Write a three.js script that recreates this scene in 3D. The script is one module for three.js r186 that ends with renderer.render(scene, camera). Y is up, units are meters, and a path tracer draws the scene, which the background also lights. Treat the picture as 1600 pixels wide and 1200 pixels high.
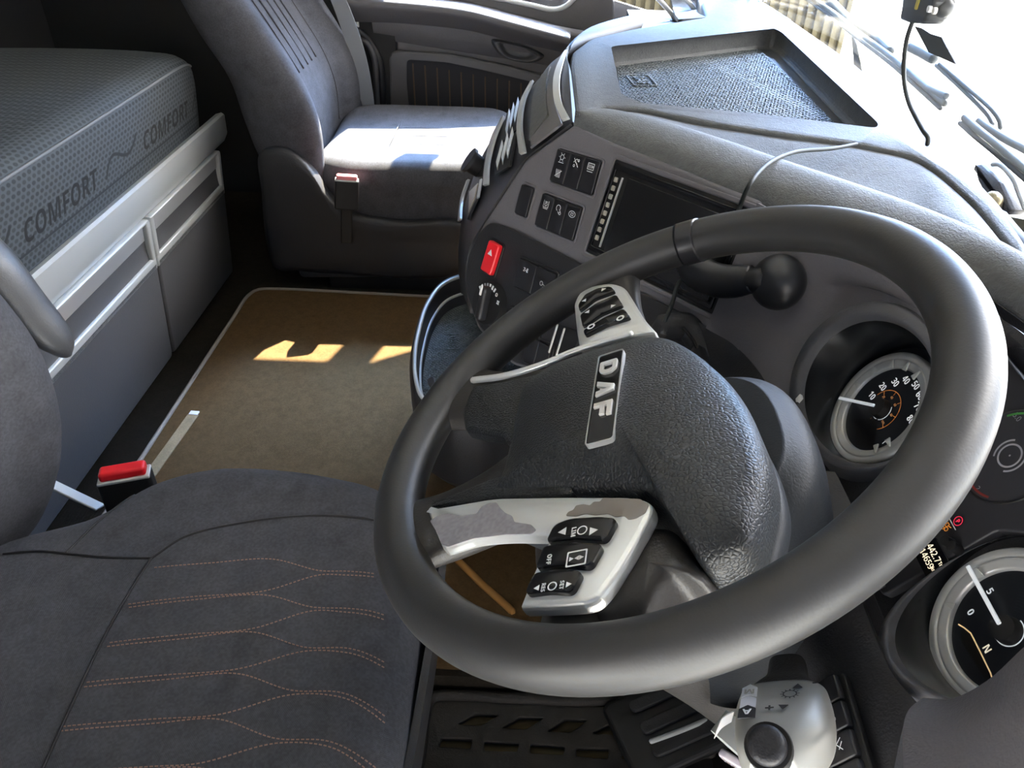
import * as THREE from 'three';
import { mergeGeometries, mergeVertices, toCreasedNormals } from 'three/addons/utils/BufferGeometryUtils.js';
import { RoundedBoxGeometry } from 'three/addons/geometries/RoundedBoxGeometry.js';
import { TextGeometry } from 'three/addons/geometries/TextGeometry.js';
import { FontLoader } from 'three/addons/loaders/FontLoader.js';
import { Sky } from 'three/addons/objects/Sky.js';

// ---------------------------------------------------------------- camera, sky, sun, exposure
const scene = new THREE.Scene();
const camera = new THREE.PerspectiveCamera(53.13, 4 / 3, 0.01, 300);
camera.position.set(1.0387, 0.95664, 0.07852);
camera.up.set(-0.58473, 0.81045, 0.03561);
camera.lookAt(1.0387 - 0.81023, 0.95664 - 0.58562, 0.07852 + 0.02379);
const renderer = new THREE.WebGLRenderer({ antialias: true });
renderer.toneMapping = THREE.LinearToneMapping;
renderer.toneMappingExposure = 11.5;
renderer.shadowMap.enabled = true;
const SUN = new THREE.Vector3(-1, 1.05, -0.28).normalize();   // towards the sun: high beyond the passenger window
const sky = new Sky();
sky.scale.setScalar(1000);
sky.material.uniforms.turbidity.value = 14;
sky.material.uniforms.rayleigh.value = 0.06;
sky.material.uniforms.mieCoefficient.value = 0.006;
sky.material.uniforms.mieDirectionalG.value = 0.8;
sky.material.uniforms.sunPosition.value.copy(SUN);
scene.add(sky);
const sun = new THREE.DirectionalLight(new THREE.Color(1, 0.89, 0.68), 7.5);
sun.position.copy(SUN).multiplyScalar(20);
sun.castShadow = true;
sun.shadow.mapSize.set(2048, 2048);
Object.assign(sun.shadow.camera, { left: -6, right: 6, top: 6, bottom: -6, near: 1, far: 60 });
scene.add(sun);

// ---------------------------------------------------------------- helpers
const V = (a) => new THREE.Vector3(a[0], a[1], a[2]);
let seed = 7;
const rnd = () => { seed = (seed * 1664525 + 1013904223) >>> 0; return seed / 4294967296; };
const used = {};
function numbered(name) { const n = used[name] = (used[name] ?? -1) + 1; return n ? name + '_' + String(n).padStart(3, '0') : name; }
function boxUV(g) {                                   // texture coordinates in metres, by the way each face points
  if (g.index) g = g.toNonIndexed();
  const p = g.attributes.position, uv = new Float32Array(p.count * 2), a = new THREE.Vector3(), b = new THREE.Vector3(), c = new THREE.Vector3();
  for (let i = 0; i < p.count; i += 3) {
    a.fromBufferAttribute(p, i); b.fromBufferAttribute(p, i + 1); c.fromBufferAttribute(p, i + 2);
    const n = b.clone().sub(a).cross(c.clone().sub(a)), x = Math.abs(n.x), y = Math.abs(n.y), z = Math.abs(n.z);
    [a, b, c].forEach((v, k) => { const q = x > y && x > z ? [v.z, v.y] : y > z ? [v.x, v.z] : [v.x, v.y]; uv[(i + k) * 2] = q[0]; uv[(i + k) * 2 + 1] = q[1]; });
  }
  g.setAttribute('uv', new THREE.BufferAttribute(uv, 2));
  return g;
}
function put(name, geo, mat, parent, keepUV) {
  const list = Array.isArray(geo) ? geo : [geo];
  let g;
  if (keepUV && list.length === 1) g = list[0];
  else {
    const clean = list.map((q) => { let r = q.index ? q.toNonIndexed() : q; if (!r.attributes.normal) r.computeVertexNormals(); if (!keepUV && !q.userData.uvDone) r = boxUV(r); for (const k of Object.keys(r.attributes)) if (!['position', 'normal', 'uv'].includes(k)) r.deleteAttribute(k); return r; });
    g = clean.length > 1 ? mergeGeometries(clean) : clean[0];
  }
  const m = new THREE.Mesh(g, mat);
  m.castShadow = m.receiveShadow = true;
  m.name = parent ? name : numbered(name);
  (parent || scene).add(m);
  return m;
}
function tag(o, label, category, group, kind) { o.userData.label = label; if (category) o.userData.category = category; if (group) o.userData.group = group; if (kind) o.userData.kind = kind; return o; }
function struct(name, geo, mat, label, category = 'structure') { return tag(put(name, geo, mat), label, category, null, 'structure'); }
function thing(name, label, category, group) { const o = new THREE.Group(); o.name = numbered(name); scene.add(o); return tag(o, label, category, group); }
// a frame: origin and two axes; geometry built flat in (x, y) and raised along z is carried into it
function frame(o, x, y) { const X = V(x).normalize(), Z = X.clone().cross(V(y)).normalize(), Y = Z.clone().cross(X); return new THREE.Matrix4().makeBasis(X, Y, Z).setPosition(V(o)); }
const sub = (F, u, v, h = 0, turn = 0) => F.clone().multiply(new THREE.Matrix4().makeTranslation(u, v, h)).multiply(new THREE.Matrix4().makeRotationZ(turn));
const inF = (g, F) => { if (!g.userData.uvDone) { g = boxUV(g); g.userData.uvDone = true; } return g.applyMatrix4(F); };   // texture coordinates are taken before it is carried
const ptF = (F, u, v, h = 0) => { const p = new THREE.Vector3(u, v, h).applyMatrix4(F); return [p.x, p.y, p.z]; };
function rr(w, h, r, cx = 0, cy = 0) {
  const s = new THREE.Shape(), x = cx - w / 2, y = cy - h / 2; r = Math.min(r, w / 2 - 1e-5, h / 2 - 1e-5);
  s.moveTo(x + r, y); s.lineTo(x + w - r, y); s.quadraticCurveTo(x + w, y, x + w, y + r); s.lineTo(x + w, y + h - r); s.quadraticCurveTo(x + w, y + h, x + w - r, y + h);
  s.lineTo(x + r, y + h); s.quadraticCurveTo(x, y + h, x, y + h - r); s.lineTo(x, y + r); s.quadraticCurveTo(x, y, x + r, y); return s;
}
function poly(pts, r = 0, S = THREE.Shape) {           // polygon with rounded corners
  const s = new S(), n = pts.length;
  for (let i = 0; i < n; i++) {
    const p = pts[i], a = pts[(i + n - 1) % n], b = pts[(i + 1) % n], rad = Array.isArray(r) ? r[i] : r;
    const da = Math.hypot(a[0] - p[0], a[1] - p[1]), db = Math.hypot(b[0] - p[0], b[1] - p[1]), ra = Math.min(rad, da * 0.48) / da, rb = Math.min(rad, db * 0.48) / db;
    const s0 = [p[0] + (a[0] - p[0]) * ra, p[1] + (a[1] - p[1]) * ra], s1 = [p[0] + (b[0] - p[0]) * rb, p[1] + (b[1] - p[1]) * rb];
    i ? s.lineTo(...s0) : s.moveTo(...s0);
    if (rad > 0) s.quadraticCurveTo(p[0], p[1], ...s1);
  }
  s.closePath(); return s;
}
function spline(pts, n = 40, closed = false, tension = 0.5) {
  const c = new THREE.CatmullRomCurve3(pts.map((p) => new THREE.Vector3(p[0], p[1], p[2] ?? 0)), closed, 'centripetal', tension);
  const q = c.getPoints(n).map((p) => (pts[0].length > 2 ? [p.x, p.y, p.z] : [p.x, p.y])); if (closed) q.pop(); return q;
}
const shapeOf = (pts, S = THREE.Shape) => new S(pts.map((p) => new THREE.Vector2(p[0], p[1])));
function slab(shape, depth, bevel = 0, seg = 8) {        // z from 0 to depth, outline kept, front edge rounded
  const b = Math.min(bevel, depth * 0.49);
  const g = new THREE.ExtrudeGeometry(shape, { depth: depth - 2 * b, bevelEnabled: b > 0, bevelSize: b, bevelThickness: b, bevelOffset: -b, bevelSegments: 3, curveSegments: seg });
  g.translate(0, 0, b); return toCreasedNormals(g, 0.7);
}
function bar(w, h, d, r = 0.002) { return new RoundedBoxGeometry(w, h, d, 2, Math.min(r, w * 0.49, h * 0.49, d * 0.49)); }
function tube(pts, r, n = 40, rs = 8, closed = false) {
  const c = new THREE.CatmullRomCurve3(pts.map(V), closed, 'centripetal');
  const g = new THREE.TubeGeometry(c, n, r, rs, closed);
  if (closed) return g;
  const ends = [[0, 1e-4], [1, 1 - 1e-4]].map(([t]) => { const s = new THREE.SphereGeometry(r, rs, 4); const p = c.getPointAt(t); s.translate(p.x, p.y, p.z); return s.toNonIndexed(); });
  return mergeGeometries([g.toNonIndexed(), ...ends]);
}
// grid of points -> surface; closeU joins the ends of each row, closeV joins the last row with the first
function gridGeo(P, closeU, closeV, capA, capB) {
  const nr = P.length, nc = P[0].length, pos = [], uv = [], idx = [];
  let acc = 0;
  for (let i = 0; i < nr; i++) for (let j = 0; j < nc; j++) { pos.push(...P[i][j]); uv.push(j / nc, i / nr); }
  const R = closeV ? nr : nr - 1, Cc = closeU ? nc : nc - 1;
  for (let i = 0; i < R; i++) for (let j = 0; j < Cc; j++) { const a = i * nc + j, b = i * nc + (j + 1) % nc, c = ((i + 1) % nr) * nc + (j + 1) % nc, d = ((i + 1) % nr) * nc + j; idx.push(a, b, c, a, c, d); }
  for (const [on, row] of [[capA, 0], [capB, nr - 1]]) if (on) {
    const m = [0, 0, 0]; P[row].forEach((p) => { for (let k = 0; k < 3; k++) m[k] += p[k] / nc; });
    const at = pos.length / 3; pos.push(...m); uv.push(0.5, 0.5);
    for (let j = 0; j < nc; j++) { const a = row * nc + j, b = row * nc + (j + 1) % nc; row ? idx.push(a, b, at) : idx.push(b, a, at); }
  }
  const g = new THREE.BufferGeometry();
  g.setAttribute('position', new THREE.Float32BufferAttribute(pos, 3)); g.setAttribute('uv', new THREE.Float32BufferAttribute(uv, 2)); g.setIndex(idx); g.computeVertexNormals();
  return g;
}
function refine(rows, nu, nv, closedU) {                 // smooth a coarse net of points
  const a = rows.map((r) => spline(r, nu, closedU));
  const out = []; for (let j = 0; j < a[0].length; j++) out.push(spline(a.map((r) => r[j]), nv));
  return out[0].map((_, i) => out.map((c) => c[i]));
}
function sheet(rows, thick, nu = 24, nv = 16, flip = false) {   // a smooth sheet of material with thickness
  const P = refine(rows, nu, nv), g0 = gridGeo(P), nrm = g0.attributes.normal, nc = P[0].length, s = flip ? 1 : -1;
  const Q = P.map((r, i) => r.map((p, j) => { const k = i * nc + j; return [p[0] + s * thick * nrm.getX(k), p[1] + s * thick * nrm.getY(k), p[2] + s * thick * nrm.getZ(k)]; }));
  const B = gridGeo(Q), per = (M) => [...M[0].slice(0, -1), ...M.map((r) => r[nc - 1]).slice(0, -1), ...M[M.length - 1].slice().reverse().slice(0, -1), ...M.map((r) => r[0]).reverse().slice(0, -1)];
  const side = gridGeo([per(P), per(Q)], true);
  return mergeGeometries([g0, B, side].map((g) => g.toNonIndexed()));
}
function loft(secs, nu = 40, nv = 24, capA = true, capB = true) { return gridGeo(refine(secs, nu, nv, true), true, false, capA, capB); }
// rings that shrink towards a centre: [r, h] pairs from the middle outwards (and round the rim to the underside)
function dome(outline, c, profile, to3 = (u, v, h) => [u, v, h], add = () => 0) {
  const P = profile.map(([r, h]) => outline.map((p) => { const u = c[0] + (p[0] - c[0]) * r, v = c[1] + (p[1] - c[1]) * r; return to3(u, v, h + add(u, v, r)); }));
  return gridGeo(P, true, false, true, true);
}
function clipped(outline, step, dirs, w, h, place) {        // a lattice of low ribs inside a convex outline
  const out = [];
  for (const a of dirs) {
    const d = [Math.cos(a), Math.sin(a)], n = [-d[1], d[0]], s = outline.map((p) => p[0] * n[0] + p[1] * n[1]), lo = Math.min(...s), hi = Math.max(...s);
    for (let o = Math.ceil(lo / step) * step; o < hi; o += step) {
      const cut = [];
      outline.forEach((p, i) => { const q = outline[(i + 1) % outline.length], sp = p[0] * n[0] + p[1] * n[1] - o, sq = q[0] * n[0] + q[1] * n[1] - o; if (sp * sq < 0) { const t = sp / (sp - sq); cut.push((p[0] + (q[0] - p[0]) * t) * d[0] + (p[1] + (q[1] - p[1]) * t) * d[1]); } });
      if (cut.length < 2) continue;
      const t0 = Math.min(...cut) + 0.003, t1 = Math.max(...cut) - 0.003; if (t1 - t0 < 0.004) continue;
      const g = new THREE.BoxGeometry(t1 - t0, w, h); g.rotateZ(a); g.translate(d[0] * (t0 + t1) / 2 + n[0] * o, d[1] * (t0 + t1) / 2 + n[1] * o, h / 2); out.push(place(g));
    }
  }
  return out;
}
const F3 = (F) => (u, v, h) => ptF(F, u, v, h);
const roundProfile = (H, R, rEdge, n = 6, bottom = 0) => { const o = [[0.05, H], [0.3, H], [0.6, H]]; for (let i = 0; i <= n; i++) { const a = (i / n) * Math.PI / 2; o.push([rEdge + (1 - rEdge) * Math.sin(a), H - R * (1 - Math.cos(a))]); } o.push([1, bottom], [0.96, bottom], [0.05, bottom]); return o; };

// ---------------------------------------------------------------- textures and materials
function noiseTex(size, fn, rep = [1, 1], srgb = false) {
  const d = new Uint8Array(size * size * 4);
  for (let y = 0; y < size; y++) for (let x = 0; x < size; x++) { const c = fn(x / size, y / size), k = (y * size + x) * 4; const q = Array.isArray(c) ? c : [c, c, c]; d[k] = q[0] * 255; d[k + 1] = q[1] * 255; d[k + 2] = q[2] * 255; d[k + 3] = 255; }
  const t = new THREE.DataTexture(d, size, size); t.wrapS = t.wrapT = THREE.RepeatWrapping; t.magFilter = THREE.LinearFilter; t.repeat.set(...rep); if (srgb) t.colorSpace = THREE.SRGBColorSpace; t.needsUpdate = true; return t;
}
function lattice(n, s) { let q = s; const a = Array.from({ length: n * n }, () => { q = (q * 1664525 + 1013904223) >>> 0; return q / 4294967296; }); return (u, v) => { const x = u * n, y = v * n, i = Math.floor(x), j = Math.floor(y), f = x - i, g = y - j, F = f * f * (3 - 2 * f), G = g * g * (3 - 2 * g), A = (p, r) => a[((r % n) + n) % n * n + ((p % n) + n) % n]; return (A(i, j) * (1 - F) + A(i + 1, j) * F) * (1 - G) + (A(i, j + 1) * (1 - F) + A(i + 1, j + 1) * F) * G; }; }
function cells(n, s) { let q = s; const R = () => { q = (q * 1664525 + 1013904223) >>> 0; return q / 4294967296; }; const p = Array.from({ length: n * n }, () => [R(), R()]); return (u, v) => { const x = u * n, y = v * n, i = Math.floor(x), j = Math.floor(y); let d1 = 9, d2 = 9; for (let a = -1; a < 2; a++) for (let b = -1; b < 2; b++) { const k = p[((j + b) % n + n) % n * n + ((i + a) % n + n) % n], d = Math.hypot(i + a + k[0] - x, j + b + k[1] - y); if (d < d1) { d2 = d1; d1 = d; } else if (d < d2) d2 = d; } return [d1, d2]; }; }
const c32 = cells(32, 5), l8 = lattice(8, 3), l32 = lattice(32, 9), l64 = lattice(64, 4), l128 = lattice(128, 11), l16 = lattice(16, 21);
const clamp = (x) => Math.max(0, Math.min(1, x));
const grainBump = noiseTex(512, (u, v) => { const [a, b] = c32(u, v); return clamp((b - a) * 2.2) * 0.75 + 0.25 * l64(u, v); }, [12, 12]);           // leather-like grain, tile 8 cm
const fineGrain = noiseTex(512, (u, v) => 0.5 * l128(u, v) + 0.3 * l64(u, v) + 0.2 * l32(u, v), [9, 9]);
const fabricBump = noiseTex(256, (u, v) => 0.6 * Math.abs(Math.sin((u + v) * Math.PI * 32)) * Math.abs(Math.sin((u - v) * Math.PI * 32)) + 0.4 * l128(u, v), [16, 16]);
const fabricTone = noiseTex(512, (u, v) => { const t = 0.8 + 0.12 * l128(u, v) + 0.08 * l16(u, v) - 0.1 * clamp((l8(u, v) - 0.75) * 4); return t; }, [4, 4], true);
const gridBump = noiseTex(256, (u, v) => Math.max(Math.abs(Math.sin((u + v) * Math.PI * 16)) > 0.5 ? 1 : 0.2, 0) * (Math.abs(Math.sin((u - v) * Math.PI * 16)) > 0.5 ? 1 : 0.2), [9, 9]);
const wear = noiseTex(512, (u, v) => clamp(0.25 + 0.45 * l16(u, v) + 0.25 * l64(u, v)), [3, 3]);
const dustTone = noiseTex(512, (u, v) => 0.82 + 0.1 * l128(u, v) + 0.08 * l32(u, v), [3, 3], true);
function mat(rgb, rough, o = {}) { const { Phys, ...p } = o; return new (Phys ? THREE.MeshPhysicalMaterial : THREE.MeshStandardMaterial)({ color: new THREE.Color().setRGB(...rgb), roughness: rough, metalness: 0, ...p }); }
const g3 = (v) => [v, v, v];
const M = {
  rim: mat([0.024, 0.024, 0.024], 0.45, { bumpMap: fineGrain, bumpScale: 0.00006 }),
  pad: mat([0.016, 0.018, 0.02], 0.43, { bumpMap: grainBump, bumpScale: 0.0004 }),
  spoke: mat([0.022, 0.02, 0.019], 0.45, { bumpMap: fineGrain, bumpScale: 0.0002 }),
  dashTop: mat([0.115, 0.12, 0.121], 0.6, { bumpMap: fineGrain, bumpScale: 0.0005, map: dustTone }),
  fascia: mat([0.125, 0.12, 0.13], 0.5, { bumpMap: fineGrain, bumpScale: 0.0003 }),
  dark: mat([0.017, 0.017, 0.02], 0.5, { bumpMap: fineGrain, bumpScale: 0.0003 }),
  mid: mat([0.045, 0.045, 0.05], 0.5, { bumpMap: fineGrain, bumpScale: 0.0003 }),
  black: mat([0.006, 0.006, 0.007], 0.55),
  gloss: mat([0.008, 0.008, 0.009], 0.16),
  screen: mat([0.012, 0.012, 0.013], 0.22),
  silver: mat([0.52, 0.53, 0.53], 0.36, { metalness: 0.55 }),
  satin: mat([0.52, 0.54, 0.53], 0.42, { metalness: 0.25 }),
  chrome: mat([0.8, 0.8, 0.8], 0.15, { metalness: 1 }),
  seat: mat([0.086, 0.088, 0.098], 0.9, { Phys: true, specularIntensity: 0.25, bumpMap: fabricBump, bumpScale: 0.0004, map: fabricTone }),
  seatSide: mat([0.05, 0.051, 0.054], 0.85, { Phys: true, specularIntensity: 0.25, bumpMap: fabricBump, bumpScale: 0.0003, map: fabricTone }),
  thread: mat([0.25, 0.15, 0.11], 0.8),
  plasticBlue: mat([0.05, 0.052, 0.056], 0.42, { bumpMap: fineGrain, bumpScale: 0.0002 }),
  locker: mat([0.085, 0.086, 0.09], 0.5, { bumpMap: fineGrain, bumpScale: 0.0002 }),
  carpet: mat([0.040, 0.034, 0.026], 0.95, { Phys: true, specularIntensity: 0.1, bumpMap: fabricBump, bumpScale: 0.001, map: dustTone }),
  matBrown: mat([0.135, 0.083, 0.038], 0.95, { Phys: true, specularIntensity: 0.12, bumpMap: fabricBump, bumpScale: 0.0012, map: dustTone }),
  wornSilver: mat([0.8, 0.82, 0.81], 0.3, { metalness: 0.5 }),
  print: mat([0.72, 0.73, 0.74], 0.6, { side: THREE.DoubleSide }),
  needle: mat([0.8, 0.82, 0.85], 0.4, { emissive: new THREE.Color(0.02, 0.022, 0.024) }),
  letter: mat([0.66, 0.65, 0.63], 0.35, { metalness: 0.3 }),
  trayMat: mat([0.15, 0.175, 0.178], 0.55, { bumpMap: gridBump, bumpScale: 0.005, map: dustTone }),
  switch: mat([0.014, 0.014, 0.017], 0.42),
  gloss2: mat([0.010, 0.011, 0.013], 0.22),
  cluster: mat([0.022, 0.022, 0.026], 0.4),
  columnGrey: mat([0.026, 0.024, 0.023], 0.55, { bumpMap: fineGrain, bumpScale: 0.0004 }),
  knobSilver: mat([0.38, 0.38, 0.35], 0.42, { metalness: 0.3 }),
  ink: mat([0.02, 0.02, 0.022], 0.6),
  paleInk: mat([0.62, 0.64, 0.68], 0.6),
  ball: mat([0.014, 0.015, 0.018], 0.33),
  cable: mat([0.02, 0.025, 0.025], 0.6),
  camBody: mat([0.05, 0.053, 0.055], 0.45),
  cam2: mat([0.06, 0.06, 0.055], 0.6),
  wiper: mat([0.028, 0.034, 0.031], 0.5),
  wiper2: mat([0.015, 0.017, 0.016], 0.6),
  hoodBand: mat([0.07, 0.071, 0.08], 0.5, { bumpMap: fineGrain, bumpScale: 0.0002 }),
  brass: mat([0.42, 0.36, 0.22], 0.25, { metalness: 0.5 }),
  worn: mat([0.38, 0.37, 0.4], 0.5, { metalness: 0.1, map: fabricTone }),
  worn2: mat([0.24, 0.215, 0.19], 0.55),
  shroud: mat([0.012, 0.014, 0.017], 0.55, { Phys: true, specularIntensity: 0.35, bumpMap: fineGrain, bumpScale: 0.0002 }),
  piping: mat([0.22, 0.19, 0.16], 0.8),
  rubber: mat([0.022, 0.019, 0.016], 0.7, { bumpMap: fineGrain, bumpScale: 0.0005 }),
  red: mat([0.75, 0.012, 0.02], 0.35),
  belt: mat([0.16, 0.17, 0.18], 0.6, { bumpMap: fabricBump, bumpScale: 0.0003 }),
  doorGrey: mat([0.085, 0.082, 0.085], 0.55, { bumpMap: fineGrain, bumpScale: 0.0003 }),
  doorDark: mat([0.022, 0.022, 0.026], 0.85),
  headliner: mat([0.58, 0.57, 0.54], 0.95),
  wallDark: mat([0.02, 0.02, 0.022], 0.95),
  sideWall: mat([0.08, 0.08, 0.08], 0.9),
  farWall: mat([0.018, 0.018, 0.019], 0.95),
  white: mat([0.75, 0.75, 0.74], 0.5),
  concrete: mat([0.42, 0.4, 0.35], 0.95, { map: dustTone }),
  cladding: mat([0.17, 0.15, 0.08], 0.7, { map: dustTone }),
  glass: mat([1, 1, 1], 0.02, { Phys: true, transmission: 1, thickness: 0, ior: 1.45 }),
};

// ---------------------------------------------------------------- outdoors
const box = (x0, x1, y0, y1, z0, z1) => { const g = new THREE.BoxGeometry(x1 - x0, y1 - y0, z1 - z0); g.translate((x0 + x1) / 2, (y0 + y1) / 2, (z0 + z1) / 2); return g; };
struct('ground', box(-70, 70, -1.6, -1.45, -70, 70), M.concrete, 'pale sunlit concrete yard outside the cab', 'ground');
{ // ribbed sheet-metal wall across the yard
  const w = thing('cladding_wall', 'yellowish ribbed metal wall seen through the far windscreen corner', 'wall');
  put('backing', box(-10.6, -9.75, -1.45, 4, -3.8, 6), M.cladding, w);
  for (let i = 0; i < 80; i++) put('rib', box(-9.76, -9.69, -1.45, 4, -3.78 + i * 0.12, -3.72 + i * 0.12), M.cladding, w);
}
// ---------------------------------------------------------------- cab shell
struct('floor', [box(-1.34, 1.16, -0.2, -0.05, -0.56, 1.55), box(-0.66, 0.41, -0.06, -0.006, -0.3, 1.5), box(-1.3, 1.12, -0.06, -0.006, 0.24, 1.5)], M.carpet, 'dark carpeted cab floor with raised centre tunnel', 'floor');
struct('ceiling', box(-1.36, 1.18, 1.55, 1.62, -0.75, 1.57), M.headliner, 'pale cab headliner', 'ceiling');
struct('wall_rear', box(-1.36, 1.18, -0.2, 1.56, 1.5, 1.57), M.wallDark, 'dark padded rear wall behind the bunk', 'wall');
struct('wall_left', [box(-1.37, -1.3, -0.2, 1.56, 0.5, 1.55), box(-1.37, -1.3, 1.08, 1.56, -0.6, 0.52), box(-1.37, -1.3, -0.2, 0.46, -0.62, -0.5), box(-1.37, -1.3, 0.4, 1.1, -0.52, -0.4)], M.farWall, 'dark passenger side wall with door pillar', 'wall');
struct('wall_right', [box(1.13, 1.2, -0.2, 1.56, 0.56, 1.55), box(1.13, 1.2, 1.32, 1.56, -0.6, 0.58), box(1.13, 1.2, -0.2, 1.4, -0.62, -0.48)], M.sideWall, 'driver side pillar beside the open door', 'wall');
struct('wall_front', [box(-1.36, 1.18, -0.2, 0.5, -0.62, -0.55), box(-1.36, 1.18, 1.36, 1.6, -0.62, -0.36), box(-1.36, 1.18, 1.4, 1.44, -1.0, -0.4)], M.wallDark, 'front bulkhead and header with an added unseen outer visor that keeps sun off the dash', 'wall');  // last box: unseen visor, added to keep direct sun off the dash
{ // windscreen: one curved pane
  const base = [[-1.28, 0.5, -0.44], [-0.87, 0.5, -0.52], [-0.45, 0.5, -0.535], [0, 0.5, -0.525], [0.35, 0.5, -0.49], [0.8, 0.5, -0.45], [1.14, 0.5, -0.38]];
  const up = (p, k) => [p[0], 0.5 + 0.9 * k, p[2] + 0.13 * k];
  const w = put('window_1', gridGeo(refine([base, base.map((p) => up(p, 0.5)), base.map((p) => up(p, 1))], 40, 8)), M.glass);
  tag(w, 'curved clear windscreen glass above the dashboard', 'window', null, 'structure');
}
{ // passenger door
  const d = thing('door_1', 'grey passenger door with striped fabric pocket and sunlit ledge', 'door'); d.userData.kind = 'structure';
  const F = frame([-1.3, 0, 0], [0, 0, -1], [0, 1, 0]);         // u towards the front, v up, out of the door into the cab
  const sill = (u) => 0.575 - (u + 0.56) * 0.125;
  put('panel', inF(slab(poly([[-0.5, -0.12], [0.42, -0.12], [0.42, 0.44], [0, sill(0) - 0.02], [-0.5, sill(-0.5) - 0.02]], 0.02), 0.05, 0.008), sub(F, 0, 0, -0.06)), M.doorGrey, d);
  // upper band rolls outwards to the ledge
  const band = (dh, x) => [-0.56, -0.4, -0.2, 0, 0.2, 0.42].map((u) => ptF(F, u, sill(u) + dh - (u > 0.1 ? (u - 0.1) * 0.1 : 0), x));
  put('upper_band', sheet([band(-0.11, -0.008), band(-0.08, 0.006), band(-0.045, 0.012), band(-0.012, 0.012), band(0.0, -0.004)], 0.02, 30, 10), M.doorGrey, d);
  put('ledge', sheet([[[-1.335, 0.568, 0.6374], [-1.335, 0.5629, 0.4928], [-1.335, 0.5591, 0.3664], [-1.335, 0.551, 0.2852], [-1.335, 0.5272, 0.1674], [-1.335, 0.4923, 0.0023]], [[-1.268, 0.5726, 0.6223], [-1.268, 0.5661, 0.4817], [-1.268, 0.5592, 0.3587], [-1.268, 0.5497, 0.2796], [-1.268, 0.5247, 0.1647], [-1.268, 0.4889, 0.0035]], [[-1.252, 0.5673, 0.6195], [-1.252, 0.5624, 0.4794], [-1.252, 0.5539, 0.357], [-1.252, 0.5445, 0.2783], [-1.252, 0.5196, 0.164], [-1.252, 0.4839, 0.0035]], [[-1.256, 0.5555, 0.6217], [-1.256, 0.5521, 0.4808], [-1.256, 0.5452, 0.3578], [-1.256, 0.5357, 0.2788], [-1.256, 0.5107, 0.164], [-1.256, 0.4748, 0.0029]], [[-1.29, 0.5167, 0.6334], [-1.29, 0.5166, 0.4889], [-1.29, 0.5095, 0.3631], [-1.29, 0.5014, 0.2823], [-1.29, 0.4773, 0.1649], [-1.29, 0.4473, 0.0006]]], 0.008, 40, 16), M.doorGrey, d);
  put('outer_skin', inF(slab(poly([[-0.5, -0.2], [0.46, -0.2], [0.46, 0.48], [0, 0.60], [-0.5, 0.68]], 0.01), 0.015, 0.002), sub(F, 0, 0, -0.08)), M.mid, d);
  put('upper_panel', inF(slab(poly([[-.6556, 0.4394], [-.6339, 0.6306], [-.3472, 0.5903], [-.186, 0.5695], [-.0449, 0.5431], [-.0026, 0.5588], [0.0518, 0.621], [0.1178, 0.5744], [0.1302, 0.4405]], [0.01, 0.01, 0.05, 0.05, 0.02, 0.01, 0.01, 0.01, 0.01]), 0.02, 0.006), sub(F, 0, 0, -0.055)), M.doorGrey, d);
  const rimPts = [[-.4735, 0.4199], [-.3494, 0.4142], [-.2384, 0.3941], [-.0699, 0.3591], [-.0647, 0.2253], [-.4735, 0.214], [-.4785, 0.3451]];
  put('pocket_back', inF(slab(poly(rimPts, 0.02), 0.012, 0.004), sub(F, 0, 0, -0.012)), M.doorDark, d);
  const frameShape = poly([[-.5186, 0.4362], [-.3488, 0.4316], [-.2013, 0.4073], [-.0331, 0.3707], [-.0246, 0.1973], [-.5308, 0.1831]], 0.03); frameShape.holes.push(poly(rimPts, 0.02, THREE.Path));
  put('pocket_frame', inF(slab(frameShape, 0.02, 0.006), sub(F, 0, 0, -0.012)), M.doorGrey, d);
  for (let i = 0; i < 11; i++) { const x = 642 + i * 18.4; const a = [[-.4735, 0.4199]][0], b = [[-.0699, 0.3591]][0]; const t = (i + 0.6) / 11.5; const u = a[0] + (b[0] - a[0]) * t, v = a[1] + (b[1] - a[1]) * t; put('pocket_stripe', inF(bar(0.004, 0.17, 0.004, 0.001), sub(F, u, v - 0.1, 0.001)), mat([0.09, 0.055, 0.035], 0.9), d); }
  const hs = [[-.2228, 0.4726], [-.1647, 0.4672], [-.1007, 0.45], [-.0727, 0.4318], [-.0996, 0.4156], [-.164, 0.4192], [-.2046, 0.439]];
  put('grab_handle', inF(dome(spline(hs, 40, true), [(hs[0][0] + hs[3][0]) / 2, (hs[0][1] + hs[5][1]) / 2], [[0.1, 0.004], [0.5, 0.006], [0.62, 0.012], [0.74, 0.024], [0.88, 0.024], [1, 0.012], [1, -0.006], [0.1, -0.006]]), sub(F, 0, 0, 0)), M.plasticBlue, d);
  put('door_seal', tube([[-1.29, 0.566, 0.6136], [-1.29, 0.5006, 0.6134], [-1.29, 0.4644, 0.5751], [-1.29, 0.4082, 0.5489], [-1.29, 0.2628, 0.5499], [-1.29, 0.1561, 0.5549]], 0.012, 40), M.black, d);
  put('pull_bar', tube([[-1.27, 0.4679, 0.6055], [-1.27, 0.4618, 0.577], [-1.27, 0.4298, 0.5599], [-1.27, 0.3508, 0.5577], [-1.27, 0.2209, 0.5654]], 0.009, 40), M.mid, d);
  put('window_frame', tube([[-1.335, 0.6009, 0.4542], [-1.335, 0.5887, 0.3473], [-1.335, 0.5707, 0.204], [-1.335, 0.5564, 0.1139], [-1.335, 0.5463, 0.0487], [-1.335, 0.5586, 0.0133], [-1.335, 0.6111, -.0349], [-1.335, 0.6685, -.0917]], 0.007, 60), M.satin, d);
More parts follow.
